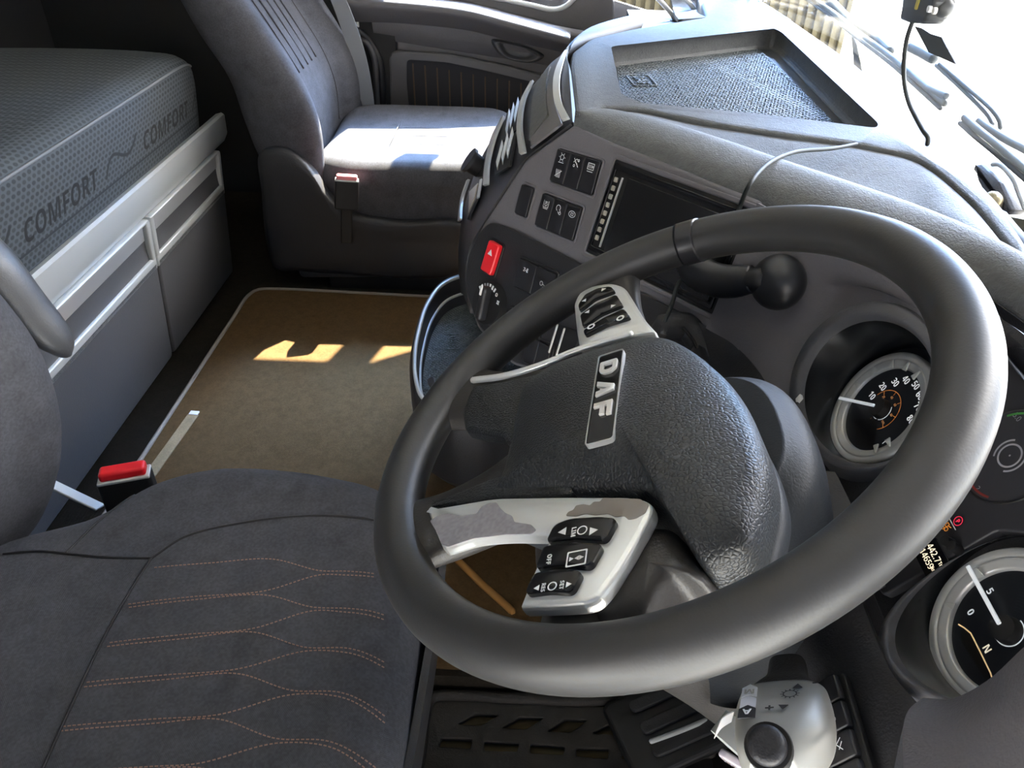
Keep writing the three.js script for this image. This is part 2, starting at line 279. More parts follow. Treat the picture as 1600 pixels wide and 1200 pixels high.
  put('pane', inF(slab(poly([[-0.5, sill(-0.5) - 0.03], [0.42, 0.46], [0.42, 1.09], [-0.5, 1.09]], 0.01), 0.004), sub(F, 0, 0, -0.05)), mat([1, 1, 1], 0.02, { Phys: true, transmission: 1, thickness: 0, ior: 1.2 }), d);
}
{ // unseen mirror added outside the passenger door to block part of the sun
  const m = thing('added_door_mirror', 'dark unseen exterior mirror added on the passenger door to block sunlight', 'mirror');
  put('housing', inF(dome(spline([[-0.1, -0.26], [0.1, -0.26], [0.12, 0.26], [-0.12, 0.26]], 40, true), [0, 0], roundProfile(0.1, 0.06, 0.8)), frame([-1.66, 0.82, -0.62], [1, 0, 0.2], [0, 1, 0])), M.dark, m);
  put('arm', tube([[-1.4, 1.18, 0.17], [-1.5, 1.17, 0.0], [-1.62, 1.1, -0.4], [-1.66, 0.95, -0.62]], 0.022, 30), M.dark, m);
  put('bracket', box(-1.42, -1.385, 0.98, 1.2, 0.14, 0.225), M.dark, m);  // added out of view, splits the sun patch on the floor
}

// ---------------------------------------------------------------- floor mats
{
  const t = thing('carpet_mat', 'brown carpet mat with pale piping between the seats', 'mat');
  const out = [[-0.655, 0.77], [-0.64, 0.79], [0.36, 0.79], [0.40, 0.2], [0.40, -0.1], [-0.6, -0.1], [-0.655, 0.0]];
  const F = frame([0, 0, 0], [1, 0, 0], [0, 0, -1]);           // u = x, v = -z, up
  put('pile', inF(slab(poly(out.map(([x, z]) => [x, -z]), 0.03), 0.01, 0.003), sub(F, 0, 0, -0.008)), M.matBrown, t);
  put('edge_piping', tube([[0.2, 0.003, 0.792], [-0.1, 0.003, 0.792], [-0.5, 0.003, 0.791], [-0.62, 0.003, 0.789], [-0.648, 0.003, 0.775], [-0.655, 0.003, 0.73], [-0.648, 0.003, 0.5], [-0.641, 0.003, 0.3], [-0.635, 0.003, 0.05]], 0.0045, 120, 6), M.piping, t);
}
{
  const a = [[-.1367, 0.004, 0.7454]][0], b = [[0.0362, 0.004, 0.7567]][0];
  const s = thing('tan_strip', 'narrow tan strip lying on the brown mat beside the piping', 'strip');  // flat tan bar with a white tip, laid on the mat
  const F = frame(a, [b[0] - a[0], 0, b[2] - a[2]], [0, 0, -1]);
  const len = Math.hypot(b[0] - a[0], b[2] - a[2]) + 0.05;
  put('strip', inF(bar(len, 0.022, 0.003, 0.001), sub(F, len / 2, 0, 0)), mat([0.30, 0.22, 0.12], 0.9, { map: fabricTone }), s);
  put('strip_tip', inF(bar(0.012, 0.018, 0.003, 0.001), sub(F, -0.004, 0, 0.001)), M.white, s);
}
{
  const t = thing('rubber_mat', 'black rubber footwell mat with raised rim and cut-out pattern', 'mat');
  const Ym = -0.045, F = frame([0, Ym, 0], [1, 0, 0], [0, 0, -1]);
  const flat = (list) => list.map((p) => [p[0], -p[2]]);
  const out = flat([[0.4201, -.045, 0.2085], [0.4162, -.045, 0.0886], [0.4129, -.045, -.0568], [0.4214, -.045, -.0833], [0.4607, -.045, -.092], [0.4817, -.045, -.1055], [0.4816, -.045, -.1809], [0.9, 0, -0.16], [0.9, 0, 0.22], [0.521, -.045, 0.2064]]);
  const body = poly(out, 0.015);
  const holes = [
    [[0.462, -.045, 0.1607], [0.4623, -.045, 0.1289], [0.4461, -.045, 0.106], [0.4458, -.045, 0.1382]], [[0.4646, -.045, 0.1006], [0.4648, -.045, 0.0673], [0.4478, -.045, 0.0438], [0.4475, -.045, 0.0766]], [[0.4661, -.045, 0.0384], [0.4664, -.045, 0.0061], [0.4477, -.045, -.0165], [0.4473, -.045, 0.0136]], [[0.4659, -.045, -.0227], [0.4671, -.045, -.0549], [0.4549, -.045, -.0601], [0.4467, -.045, -.0563]],
    [[0.4948, -.045, 0.1833], [0.4954, -.045, 0.1411], [0.4829, -.045, 0.1396], [0.4831, -.045, 0.1812]], [[0.4972, -.045, 0.123], [0.4968, -.045, 0.0785], [0.4852, -.045, 0.0763], [0.4847, -.045, 0.123]], [[0.4977, -.045, 0.0613], [0.4982, -.045, 0.017], [0.4867, -.045, 0.0151], [0.4853, -.045, 0.0607]], [[0.4991, -.045, 0], [0.5006, -.045, -.0416], [0.4873, -.045, -.0441], [0.4877, -.045, -.0003]], [[0.4997, -.045, -.0594], [0.5006, -.045, -.0763], [0.4873, -.045, -.0638]], [[0.4257, -.045, 0.0025], [0.4267, -.045, -.0559], [0.4171, -.045, -.0529]],
  ].map(flat);
  for (const h of holes) body.holes.push(poly(h, 0.003, THREE.Path));
  put('mat_body', inF(slab(body, 0.008, 0.002), F), M.rubber, t);
  put('mat_base', inF(slab(poly(out, 0.015), 0.002), sub(F, 0, 0, -0.002)), mat([0.05, 0.036, 0.012], 0.9), t);
  put('raised_rim', tube([...[[0.62, 0, 0.235]].map((p) => [p[0], Ym + 0.01, p[2]]), [0.5263, -.035, 0.2076], [0.4551, -.035, 0.207], [0.4259, -.035, 0.2], [0.421, -.035, 0.1608], [0.4214, -.035, 0.0885], [0.4209, -.035, -.0015], [0.4187, -.035, -.0645], [0.4295, -.035, -.0815], [0.4647, -.035, -.0897], [0.4856, -.035, -.1021], [0.4875, -.035, -.1359], [0.4872, -.035, -.1783]], 0.008, 80, 8), M.rubber, t);
}
{
  const p = thing('brake_pedal', 'black ribbed brake pedal beside the steering column', 'pedal');
  const F = frame([[0.4596, 0, -.1262]][0], [1, 0.1, -0.35], [0.3, 0.25, -1]);
  put('pad', inF(slab(rr(0.12, 0.16, 0.015), 0.018, 0.006), sub(F, 0, 0, -0.02)), M.black, p);
  for (let i = -1; i < 2; i++) put('rib', inF(slab(rr(0.018, 0.11, 0.009), 0.006, 0.002), sub(F, i * 0.034, 0.01, -0.002)), M.dark, p);
  put('edge_bar', tube([[0.5017, 0.012, -.093], [0.487, 0.012, -.1293], [0.4701, 0.012, -.1667]], 0.0035, 20), M.satin, p);
  put('pedal_arm', tube([ptF(F, 0, 0.05, -0.02), [0.53, 0.03, -0.24], [0.55, 0.08, -0.285]], 0.012, 20), M.black, p);
}
{
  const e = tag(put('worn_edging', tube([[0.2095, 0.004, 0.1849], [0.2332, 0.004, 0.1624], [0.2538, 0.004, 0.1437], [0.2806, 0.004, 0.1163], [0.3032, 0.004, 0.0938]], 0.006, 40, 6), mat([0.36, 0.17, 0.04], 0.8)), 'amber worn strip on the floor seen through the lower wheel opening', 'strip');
}
// ---------------------------------------------------------------- bunk and lockers
{
  const W2 = 2048, H2 = 1024, cv = document.createElement('canvas'); cv.width = W2; cv.height = H2; const c = cv.getContext('2d');   // 2 m across, 1 m round the profile
  c.fillStyle = '#5b6064'; c.fillRect(0, 0, W2, H2);
  const s = W2 / 2;
  for (let j = 0; j < s; j += 9) for (let i = 0; i < W2; i += 14) { c.fillStyle = (j / 9) % 2 ? '#3b4043' : '#42474a'; c.beginPath(); c.ellipse(i + ((j / 9) % 2) * 7, j, 5, 3.2, 0, 0, 7); c.fill(); }
  for (let i = 0; i < W2; i += 22) { c.fillStyle = 'rgba(40,44,47,0.35)'; c.fillRect(i, 0, 10, H2 * 0.74); }
  c.fillStyle = '#1c1f21'; c.font = 'bold 50px sans-serif';
  const band = H2 - 0.125 * s;
  for (let k = 0; k < 5; k++) { c.save(); c.translate(k * 430 - 164, band); c.transform(1, 0, -0.2, 1, 0, 0); c.fillText('COMFORT', 0, 20); c.restore(); c.lineWidth = 6; c.strokeStyle = '#2c3032'; c.beginPath(); c.moveTo(k * 430 + 105, band + 18); c.bezierCurveTo(k * 430 + 150, band - 70, k * 430 + 180, band + 50, k * 430 + 240, band - 24); c.stroke(); }
  c.strokeStyle = '#30353a'; c.lineWidth = 4; c.beginPath(); c.moveTo(0, band + 34); c.lineTo(W2, band + 34); c.stroke();
  const tex = new THREE.CanvasTexture(cv); tex.colorSpace = THREE.SRGBColorSpace; tex.wrapS = THREE.RepeatWrapping;
  const bmp = new THREE.CanvasTexture(cv);
  const mm = mat([0.58, 0.61, 0.62], 0.85, { map: tex, bumpMap: bmp, bumpScale: 0.002 });
  const b = thing('bunk_mattress', 'grey patterned bunk mattress woven with the word COMFORT', 'mattress');
  // profile in (z, y), from the bottom front over the rounded edge to the back
  const prof = spline([[0.868, 0.33], [0.856, 0.40], [0.847, 0.46], [0.842, 0.51], [0.846, 0.538], [0.866, 0.555], [0.93, 0.563], [1.1, 0.566], [1.3, 0.562], [1.49, 0.555]], 48);
  const len = [0]; for (let i = 1; i < prof.length; i++) len.push(len[i - 1] + Math.hypot(prof[i][0] - prof[i - 1][0], prof[i][1] - prof[i - 1][1]));
  const xs = [1.1, 0.8, 0.5, 0.2, -0.1, -0.3, -0.5, -0.62, -0.70, -0.74, -0.765, -0.775], P = [], uv = [];
  for (const x of xs) { const k = Math.max(0, (-0.62 - x) / 0.155), e = Math.sqrt(Math.max(0, 1 - k * k)); P.push(prof.map(([z, y]) => [x, 0.3 + (y - 0.3) * (0.75 + 0.25 * e), 0.93 + (z - 0.93) * (z < 0.93 ? 0.4 + 0.6 * e : 1)])); uv.push(...prof.flatMap((_, i) => [(1.1 - x) / 2, len[i]])); }
  const g = gridGeo(P); g.setAttribute('uv', new THREE.Float32BufferAttribute(uv, 2));
  put('cover', g, mm, b, true);
  put('core', box(-0.73, 1.1, 0.335, 0.5, 0.9, 1.49), M.wallDark, b);
  put('seam_piping', tube(P.slice(0, 10).map((r) => { const q = r[Math.round(r.length * 0.42)]; return [q[0], q[1] + 0.001, q[2] - 0.001]; }), 0.0028, 80, 5), M.belt, b);
}
{
  const r = thing('bunk_rail', 'silver metal rail along the bunk front edge', 'rail');
  const sec = [[0.836, 0.392], [0.842, 0.396], [0.856, 0.392], [0.86, 0.33], [0.848, 0.328], [0.838, 0.345]];
  const mk = (x, k = 1) => sec.map(([z, y]) => [x, 0.36 + (y - 0.36) * k, 0.848 + (z - 0.848) * k]);
  put('rail_bar', toCreasedNormals(gridGeo([mk(0.6), mk(-0.2), mk(-0.805), mk(-0.812, 0.85)], true, false, true, true), 0.6), M.satin, r);
}
function locker(u0, u1, label) {
  const F = frame([0, 0, 0.878], [-1, 0, 0], [0, 0.36, -0.036]), t = thing('bunk_locker', label, 'locker', 'lockers under the bunk'), w = u1 - u0, cx = (u0 + u1) / 2;
  const top = 0.328, lip = 0.233;
  put('body', inF(box(u0, u1, 0, 0.31, -0.3, -0.012), F), M.wallDark, t);
  put('front_panel', inF(slab(poly([[u0, 0.002], [u1, 0.002], [u1, lip], [u0, lip]], [0.012, 0.012, 0.002, 0.002]), 0.02, 0.006), sub(F, 0, 0, -0.012)), M.locker, t);
  const part = (x0, x1, y0, y1, r) => inF(slab(poly([[x0, y0], [x1, y0], [x1, y1], [x0, y1]], r), 0.018, 0.003), sub(F, 0, 0, -0.01));
  put('handle_frame', [part(u0, u1, lip - 0.014, lip + 0.012, 0.003), part(u0, u0 + 0.014, lip + 0.008, top, 0.003), part(u1 - 0.015, u1, lip + 0.008, top, [0.003, 0.003, 0.014, 0.003]), part(u0, u1 - 0.006, top - 0.006, top, 0.002)], M.satin, t);
  put('recess', inF(sheet([[[u0 + 0.01, lip, 0.004], [u1 - 0.012, lip, 0.004]], [[u0 + 0.01, lip + 0.03, -0.001], [u1 - 0.012, lip + 0.03, -0.001]], [[u0 + 0.01, top - 0.004, -0.003], [u1 - 0.012, top - 0.004, -0.003]]], 0.004, 4, 8), F), M.locker, t);
  put('handle_bar', inF(bar(w - 0.046, 0.03, 0.008, 0.002), sub(F, cx - 0.01, top - 0.017, 0.004)), M.silver, t);
}
locker(-0.42, 0.345, 'nearer grey bunk locker with silver handle frame, beside the driver seat');
locker(0.351, 0.745, 'farther grey bunk locker with silver handle frame, beside the passenger seat');

// ---------------------------------------------------------------- seats
function radial(outline, c, u, v) {                      // how far out (0 centre, 1 edge) a plan point lies
  const a = Math.atan2(v - c[1], u - c[0]), d = Math.hypot(u - c[0], v - c[1]); let best = 1e9;
  for (let i = 0; i < outline.length; i++) {
    const p = outline[i], q = outline[(i + 1) % outline.length], ex = q[0] - p[0], ey = q[1] - p[1], dx = Math.cos(a), dy = Math.sin(a), den = dx * ey - dy * ex;
    if (Math.abs(den) < 1e-12) continue;
    const t = ((p[0] - c[0]) * ey - (p[1] - c[1]) * ex) / den, s = ((p[0] - c[0]) * dy - (p[1] - c[1]) * dx) / den;
    if (t > 0 && s >= -1e-6 && s <= 1 + 1e-6) best = Math.min(best, t);
  }
  return d / best;
}
function heightAt(profile, r) { for (let i = 1; i < profile.length; i++) if (r <= profile[i][0]) { const [r0, h0] = profile[i - 1], [r1, h1] = profile[i]; return h0 + (h1 - h0) * (r - r0) / Math.max(1e-6, r1 - r0); } return profile[profile.length - 1][1]; }
const topOf = (prof) => prof.slice(0, prof.findIndex((p, i) => i > 3 && p[0] >= 0.999) + 1);
function dashes(pts, step, len, w, h) {                   // stitches along a path of points
  const c = new THREE.CatmullRomCurve3(pts.map(V), false, 'centripetal'), L = c.getLength(), n = Math.floor(L / step), out = [];
  for (let i = 0; i < n; i++) { const p = c.getPointAt((i + 0.5) / n), t = c.getTangentAt((i + 0.5) / n), g = new THREE.BoxGeometry(len, h, w); g.applyMatrix4(frame([p.x, p.y, p.z], [t.x, t.y, t.z], [0, 1, 0])); out.push(g.toNonIndexed()); }
  return out;
}
{
  const t = thing('driver_seat', 'dark grey fabric driver seat with orange double stitching', 'seat');
  const out = spline([[0.335, 0.45], [0.342, 0.32], [0.372, 0.235], [0.45, 0.195], [0.60, 0.182], [0.76, 0.19], [0.86, 0.26], [0.885, 0.45], [0.87, 0.63], [0.8, 0.70], [0.6, 0.72], [0.47, 0.69], [0.415, 0.585], [0.365, 0.53]], 80, true), cc = [0.61, 0.45];
  const prof = roundProfile(0.322, 0.055, 0.78, 8, 0.2);
  const lift = (u, v, r) => 0.012 * Math.exp(-(((u - 0.36) / 0.05) ** 2)) - 0.012 * clamp((v - 0.45) / 0.3) * (r < 1 ? 1 : 0);
  const to3 = (u, v, h) => [u, h, v];
  put('cushion', dome(out, cc, prof, to3, lift), M.seat, t);
  const tp = topOf(prof), on = (p, dy = 0.0006) => { const r = radial(out, cc, p[0], p[2]); return [p[0], heightAt(tp, Math.min(r, 0.995)) + lift(p[0], p[2], r) + dy, p[2]]; };
  const dense = (pts, n = 30) => spline(pts, n).map((p) => on(p));
  const seam = (pts) => tube(dense(pts, 50), 0.0016, 70, 5);
  put('seam', [seam([[0.5001, 0.322, 0.4752], [0.4686, 0.322, 0.4503], [0.4418, 0.322, 0.3808], [0.431, 0.322, 0.311], [0.4316, 0.322, 0.249]]), seam([[0.5001, 0.322, 0.4752], [0.5411, 0.322, 0.4783], [0.6023, 0.322, 0.4788], [0.6715, 0.322, 0.4743], [0.7282, 0.322, 0.4693]]), seam([[0.4964, 0.322, 0.6396], [0.4925, 0.322, 0.6012], [0.4954, 0.322, 0.5717], [0.4994, 0.322, 0.5281], [0.5001, 0.322, 0.4752]]), seam([[0.4954, 0.322, 0.5717], [0.4486, 0.322, 0.5597], [0.3938, 0.322, 0.5442]])], M.black, t);
  // stitch rows: pairs from the back edge fan into the neighbouring pairs at the front edge
  const z0 = (x, y) => [x * 0.375, 750 + y * 0.375];
  const rows = [
    [[0.5128, 0.322, 0.4671], [0.5037, 0.322, 0.4093], [0.4951, 0.322, 0.3476], [0.5079, 0.322, 0.2929], [0.5073, 0.322, 0.2653], [0.5082, 0.322, 0.2347]],
    [[0.5601, 0.322, 0.4737], [0.5482, 0.322, 0.4128], [0.5373, 0.322, 0.343], [0.5138, 0.322, 0.2915], [0.5124, 0.322, 0.2642], [0.5125, 0.322, 0.2339]],
    [[0.5639, 0.322, 0.4713], [0.5521, 0.322, 0.4113], [0.5421, 0.322, 0.3415], [0.5544, 0.322, 0.2886], [0.5542, 0.322, 0.2551], [0.5561, 0.322, 0.2162]], [[0.6048, 0.322, 0.4714], [0.5926, 0.322, 0.4021], [0.5829, 0.322, 0.341], [0.559, 0.322, 0.2875], [0.5588, 0.322, 0.2541], [0.5614, 0.322, 0.2153]],
    [[0.6091, 0.322, 0.4719], [0.5969, 0.322, 0.4004], [0.5865, 0.322, 0.3398], [0.6009, 0.322, 0.2836], [0.5997, 0.322, 0.2453], [0.6068, 0.322, 0.2073]], [[0.6469, 0.322, 0.4728], [0.6363, 0.322, 0.4029], [0.6272, 0.322, 0.3407], [0.6051, 0.322, 0.2825], [0.6045, 0.322, 0.2442], [0.6123, 0.322, 0.2063]],
    [[0.6515, 0.322, 0.4729], [0.6408, 0.322, 0.4011], [0.6318, 0.322, 0.3392], [0.6459, 0.322, 0.2847], [0.6457, 0.322, 0.2411], [0.6579, 0.322, 0.1983]], [[0.6894, 0.322, 0.473], [0.6792, 0.322, 0.3967], [0.6723, 0.322, 0.3415], [0.6503, 0.322, 0.2835], [0.6501, 0.322, 0.2401], [0.664, 0.322, 0.1972]],
    [[0.6935, 0.322, 0.4731], [0.6832, 0.322, 0.395], [0.6765, 0.322, 0.3412], [0.6913, 0.322, 0.2861], [0.6914, 0.322, 0.2419], [0.7044, 0.322, 0.1982]], [[0.7299, 0.322, 0.471], [0.7202, 0.322, 0.3793], [0.7157, 0.322, 0.3424], [0.6958, 0.322, 0.2848], [0.6959, 0.322, 0.2408], [0.7105, 0.322, 0.1997]],
    [[0.7343, 0.322, 0.474], [0.7254, 0.322, 0.3985], [0.7195, 0.322, 0.342], [0.7337, 0.322, 0.2894], [0.7338, 0.322, 0.2475]],
  ];
  const st = put('stitching', rows.flatMap((r) => dashes(dense(r, 40), 0.0042, 0.0026, 0.0009, 0.0008)), M.thread, t); st.userData.kind = 'stuff';
  // backrest: cross sections from the seat upwards, leaning back
  const sec = (y, zf, zr, x0, x1, k = 1) => { const w = x1 - x0, cx = (x0 + x1) / 2; return [[x0, (zf + zr) / 2], [x0 + 0.008, zf + 0.02 * k], [x0 + 0.045, zf], [x0 + 0.1, zf + 0.02 * k], [cx, zf + 0.035 * k], [x1 - 0.1, zf + 0.02 * k], [x1 - 0.045, zf], [x1 - 0.008, zf + 0.02 * k], [x1, (zf + zr) / 2], [x1 - 0.03, zr], [cx, zr + 0.01], [x0 + 0.03, zr]].map(([x, z]) => [x, y, z]); };
  put('backrest', loft([sec(0.24, 0.70, 0.78, 0.40, 0.82), sec(0.27, 0.665, 0.79, 0.368, 0.85), sec(0.35, 0.622, 0.79, 0.352, 0.868), sec(0.43, 0.602, 0.79, 0.348, 0.872), sec(0.5, 0.600, 0.79, 0.348, 0.872), sec(0.58, 0.622, 0.80, 0.35, 0.87), sec(0.75, 0.68, 0.85, 0.36, 0.86), sec(0.92, 0.735, 0.90, 0.38, 0.84), sec(0.98, 0.77, 0.89, 0.42, 0.8)], 60, 40), M.seat, t);
  put('armrest', loft([0, 0.15, 0.5, 0.85, 1].map((k, i) => { const a = [[0.325, 0.465, 0.6174]][0], b = [[0.325, 0.6174, 0.6695]][0], r = [0.012, 0.027, 0.03, 0.03, 0.02][i]; const c = a.map((q, j) => q + (b[j] - a[j]) * k); return Array.from({ length: 14 }, (_, j) => { const w = j / 14 * Math.PI * 2; return [c[0] + Math.cos(w) * r * 0.9, c[1] + Math.sin(w) * r * 0.55, c[2] + Math.sin(w) * r * 0.9]; }); }), 28, 30), M.plasticBlue, t);
  put('base', box(0.42, 0.80, -0.02, 0.21, 0.28, 0.66), M.black, t);
  put('side_cover', sheet([[[0.372, 0.27, 0.2], [0.40, 0.27, 0.175], [0.6, 0.27, 0.17], [0.85, 0.27, 0.18]], [[0.39, 0.16, 0.21], [0.42, 0.16, 0.185], [0.6, 0.16, 0.178], [0.85, 0.16, 0.188]], [[0.42, 0.04, 0.225], [0.45, 0.04, 0.205], [0.6, 0.04, 0.195], [0.85, 0.04, 0.2]]], 0.008, 24, 10), M.dark, t);
  put('height_lever', tube([[0.586, 0.12, 0.2147], [0.5871, 0.12, 0.2059], [0.5895, 0.12, 0.1948], [0.6065, 0.12, 0.1902]], 0.004, 16), M.chrome, t);
}
function buckle(label, p, dir, size, colour, name) {
  const t = thing('belt_buckle', label, 'buckle', null), F = frame(p, dir, [0, 1, 0.2]);
  const s = size;
  put('housing', inF(bar(0.058 * s, 0.075 * s, 0.024 * s, 0.005 * s), sub(F, 0, -0.042 * s, 0)), M.black, t);
  put('release_button', inF(bar(0.05 * s, 0.012 * s, 0.019 * s, 0.004 * s), sub(F, 0, 0.0, 0)), colour, t);
  put('rim_plate', inF(bar(0.056 * s, 0.004 * s, 0.024 * s, 0.0015 * s), sub(F, 0, -0.0065 * s, 0)), M.satin, t);
  put('stem', inF(bar(0.026 * s, 0.1 * s, 0.008 * s, 0.002), sub(F, 0, -0.12 * s, 0)), M.black, t);
  return t;
}
{
  const b = buckle('red buckle beside the driver seat cushion', [[0.335, 0.2905, 0.59]][0], [-0.35, 0, -1], 1.1, M.red);
  const s = put('belt_anchor', inF(bar(0.085, 0.02, 0.004, 0.002), frame([[0.33, 0.241, 0.6745]][0], [0.25, -0.35, -1], [1, 0.4, 0])), M.satin); tag(s, 'silver metal anchor strap behind the driver seat buckle', 'bracket');
}
{
  const t = thing('passenger_seat', 'dark grey passenger seat partly in bright sunlight', 'seat');
  const out = spline([[-0.685, 0.4], [-0.688, 0.26], [-0.70, 0.17], [-0.78, 0.135], [-0.95, 0.125], [-1.12, 0.14], [-1.19, 0.2], [-1.205, 0.36], [-1.2, 0.55], [-1.15, 0.62], [-0.95, 0.63], [-0.75, 0.62], [-0.69, 0.55]], 80, true), cc = [-0.945, 0.38];
  const prof = roundProfile(0.305, 0.04, 0.84, 6, 0.17);
  put('cushion', dome(out, cc, prof, (u, v, h) => [u, h, v], (u, v) => 0.018 * Math.exp(-(((Math.abs(u + 0.945) - 0.2) / 0.06) ** 2))), M.seat, t);
  put('cushion_seam', [tube([[-1.16, 0.3105, 0.455], [-0.95, 0.308, 0.455], [-0.80, 0.313, 0.45], [-0.71, 0.306, 0.44]], 0.002, 30, 5)], M.black, t);
  for (let i = 0; i < 5; i++) put('pleat', tube([[-1.08 + i * 0.065, 0.3045, 0.44], [-1.08 + i * 0.065, 0.3045, 0.3], [-1.08 + i * 0.065, 0.303, 0.2]], 0.0016, 20, 8), M.seat, t);
  const fr = [[-.7, 0.2591, 0.5881], [-.7, 0.3061, 0.585], [-.7, 0.3987, 0.5846], [-.7, 0.4798, 0.6065], [-.7, 0.5842, 0.6629], [-.7, 0.6648, 0.7106], [-.7, 0.7852, 0.7822]], re = [[-.7, 0.2497, 0.6895], [-.7, 0.3017, 0.7342], [-.7, 0.3939, 0.7575], [-.7, 0.4919, 0.7757], [-.7, 0.583, 0.8221], [-.7, 0.6617, 0.8539], [-.7, 0.7828, 0.9116]];
  put('backrest', loft(fr.map((f, i) => { const r = re[i], q = (x, k, b = 0) => [x, f[1] + (r[1] - f[1]) * k, f[2] + (r[2] - f[2]) * k + b]; return [q(-0.685, 0.5), q(-0.69, 0.12), q(-0.715, 0, 0), q(-0.76, 0, 0.01), q(-0.82, 0, 0.045), q(-0.95, 0, 0.05), q(-1.07, 0, 0.045), q(-1.13, 0, 0.01), q(-1.18, 0, 0), q(-1.205, 0.2), q(-1.205, 0.6), q(-1.17, 1), q(-0.95, 1.05), q(-0.73, 1)]; }), 64, 30), M.seat, t);
  const bk = fr.map((f) => f);
  put('backrest_seam', [0, 1].map((k) => tube(bk.slice(1).map((p) => [k ? -1.075 : -0.815, p[1], p[2] + 0.0435]), 0.002, 40, 5)), M.black, t);
  for (let i = 0; i < 5; i++) put('pleat', tube(bk.slice(3).map((p) => [-0.86 - i * 0.04, p[1], p[2] + 0.0492]), 0.0026, 24, 8), M.seat, t);
  const F = frame([-0.672, 0, 0], [0, 0, -1], [0, 1, 0]);
  const sh = [[-.719, 0.3432], [-.6929, 0.3573], [-.6533, 0.3569], [-.6224, 0.337], [-.5973, 0.3046], [-.5759, 0.2619], [-.5328, 0.2155], [-.4121, 0.1901], [-.2554, 0.1854], [-.2551, 0.0604], [-.5846, 0.0432], [-.665, 0.0475], [-.7291, 0.0524], [-.7397, 0.1221], [-.7289, 0.254]];
  put('side_shield', inF(dome(spline(sh, 90, true), [sh[10][0] + 0.05, 0.14], [[0.1, 0.012], [0.5, 0.013], [0.8, 0.013], [0.93, 0.009], [1, 0], [1, -0.02], [0.1, -0.02]]), F), M.dark, t);
  put('plinth', box(-1.15, -0.69, -0.01, 0.2, 0.16, 0.60), M.black, t);
  put('plinth_trim', inF(slab(poly([[-.6789, 0.1331], [-.5149, 0.1112], [-.258, 0.1131], [-.2564, 0.0426], [-.6706, 0.0276]], 0.015), 0.02, 0.006), sub(F, 0, 0, -0.02)), M.mid, t);
}
buckle('pale pink buckle on the near side of the passenger seat', [[-.655, 0.302, 0.5168]][0], [-0.2, -0.12, -1], 0.95, mat([0.8, 0.25, 0.28], 0.4));
{
  const l = [[-1.16, 0.646, 0.6569], [-1.16, 0.5532, 0.6266], [-1.16, 0.4419, 0.5996], [-1.16, 0.3439, 0.5849], [-1.16, 0.2877, 0.5742]], r = [[-1.16, 0.6467, 0.6204], [-1.16, 0.5541, 0.584], [-1.16, 0.4462, 0.557], [-1.16, 0.3449, 0.547], [-1.16, 0.2884, 0.5467]];
  const b = put('seat_belt', sheet([l, r], 0.003, 24, 2), M.belt); tag(b, 'grey belt strap hanging beside the passenger backrest', 'belt');
  const post = put('pillar_trim', tube([[-1.29, 0.5822, 0.6047], [-1.29, 0.5338, 0.6027], [-1.29, 0.4706, 0.602]], 0.006, 10), M.satin); tag(post, 'thin pale vertical strip on the pillar behind the passenger door', 'trim');
}

// ---------------------------------------------------------------- steering wheel
const WHEEL = new THREE.Matrix4().makeBasis(V([1, 0, 0]), V([0, 0.48914, -0.87221]), V([0, 0.87221, 0.48914])).setPosition(0.6, 0.63, 0);   // z towards the driver
const TW = sub(WHEEL, 0, 0, 0, -0.15952);             // turned nine degrees to the right
const font = await new FontLoader().loadAsync('fonts/droid/droid_sans_bold.typeface.json');
const fontR = await new FontLoader().loadAsync('fonts/droid/droid_sans_regular.typeface.json');
function text(str, size, depth, bold = true) { const g = new TextGeometry(str, { font: bold ? font : fontR, size, depth, curveSegments: 4 }); g.computeBoundingBox(); const b = g.boundingBox; g.translate(-(b.min.x + b.max.x) / 2, -(b.min.y + b.max.y) / 2, 0); return g; }
const arrowShape = (s) => poly([[-s * 0.5, -s * 0.55], [s * 0.5, 0], [-s * 0.5, s * 0.55]]);
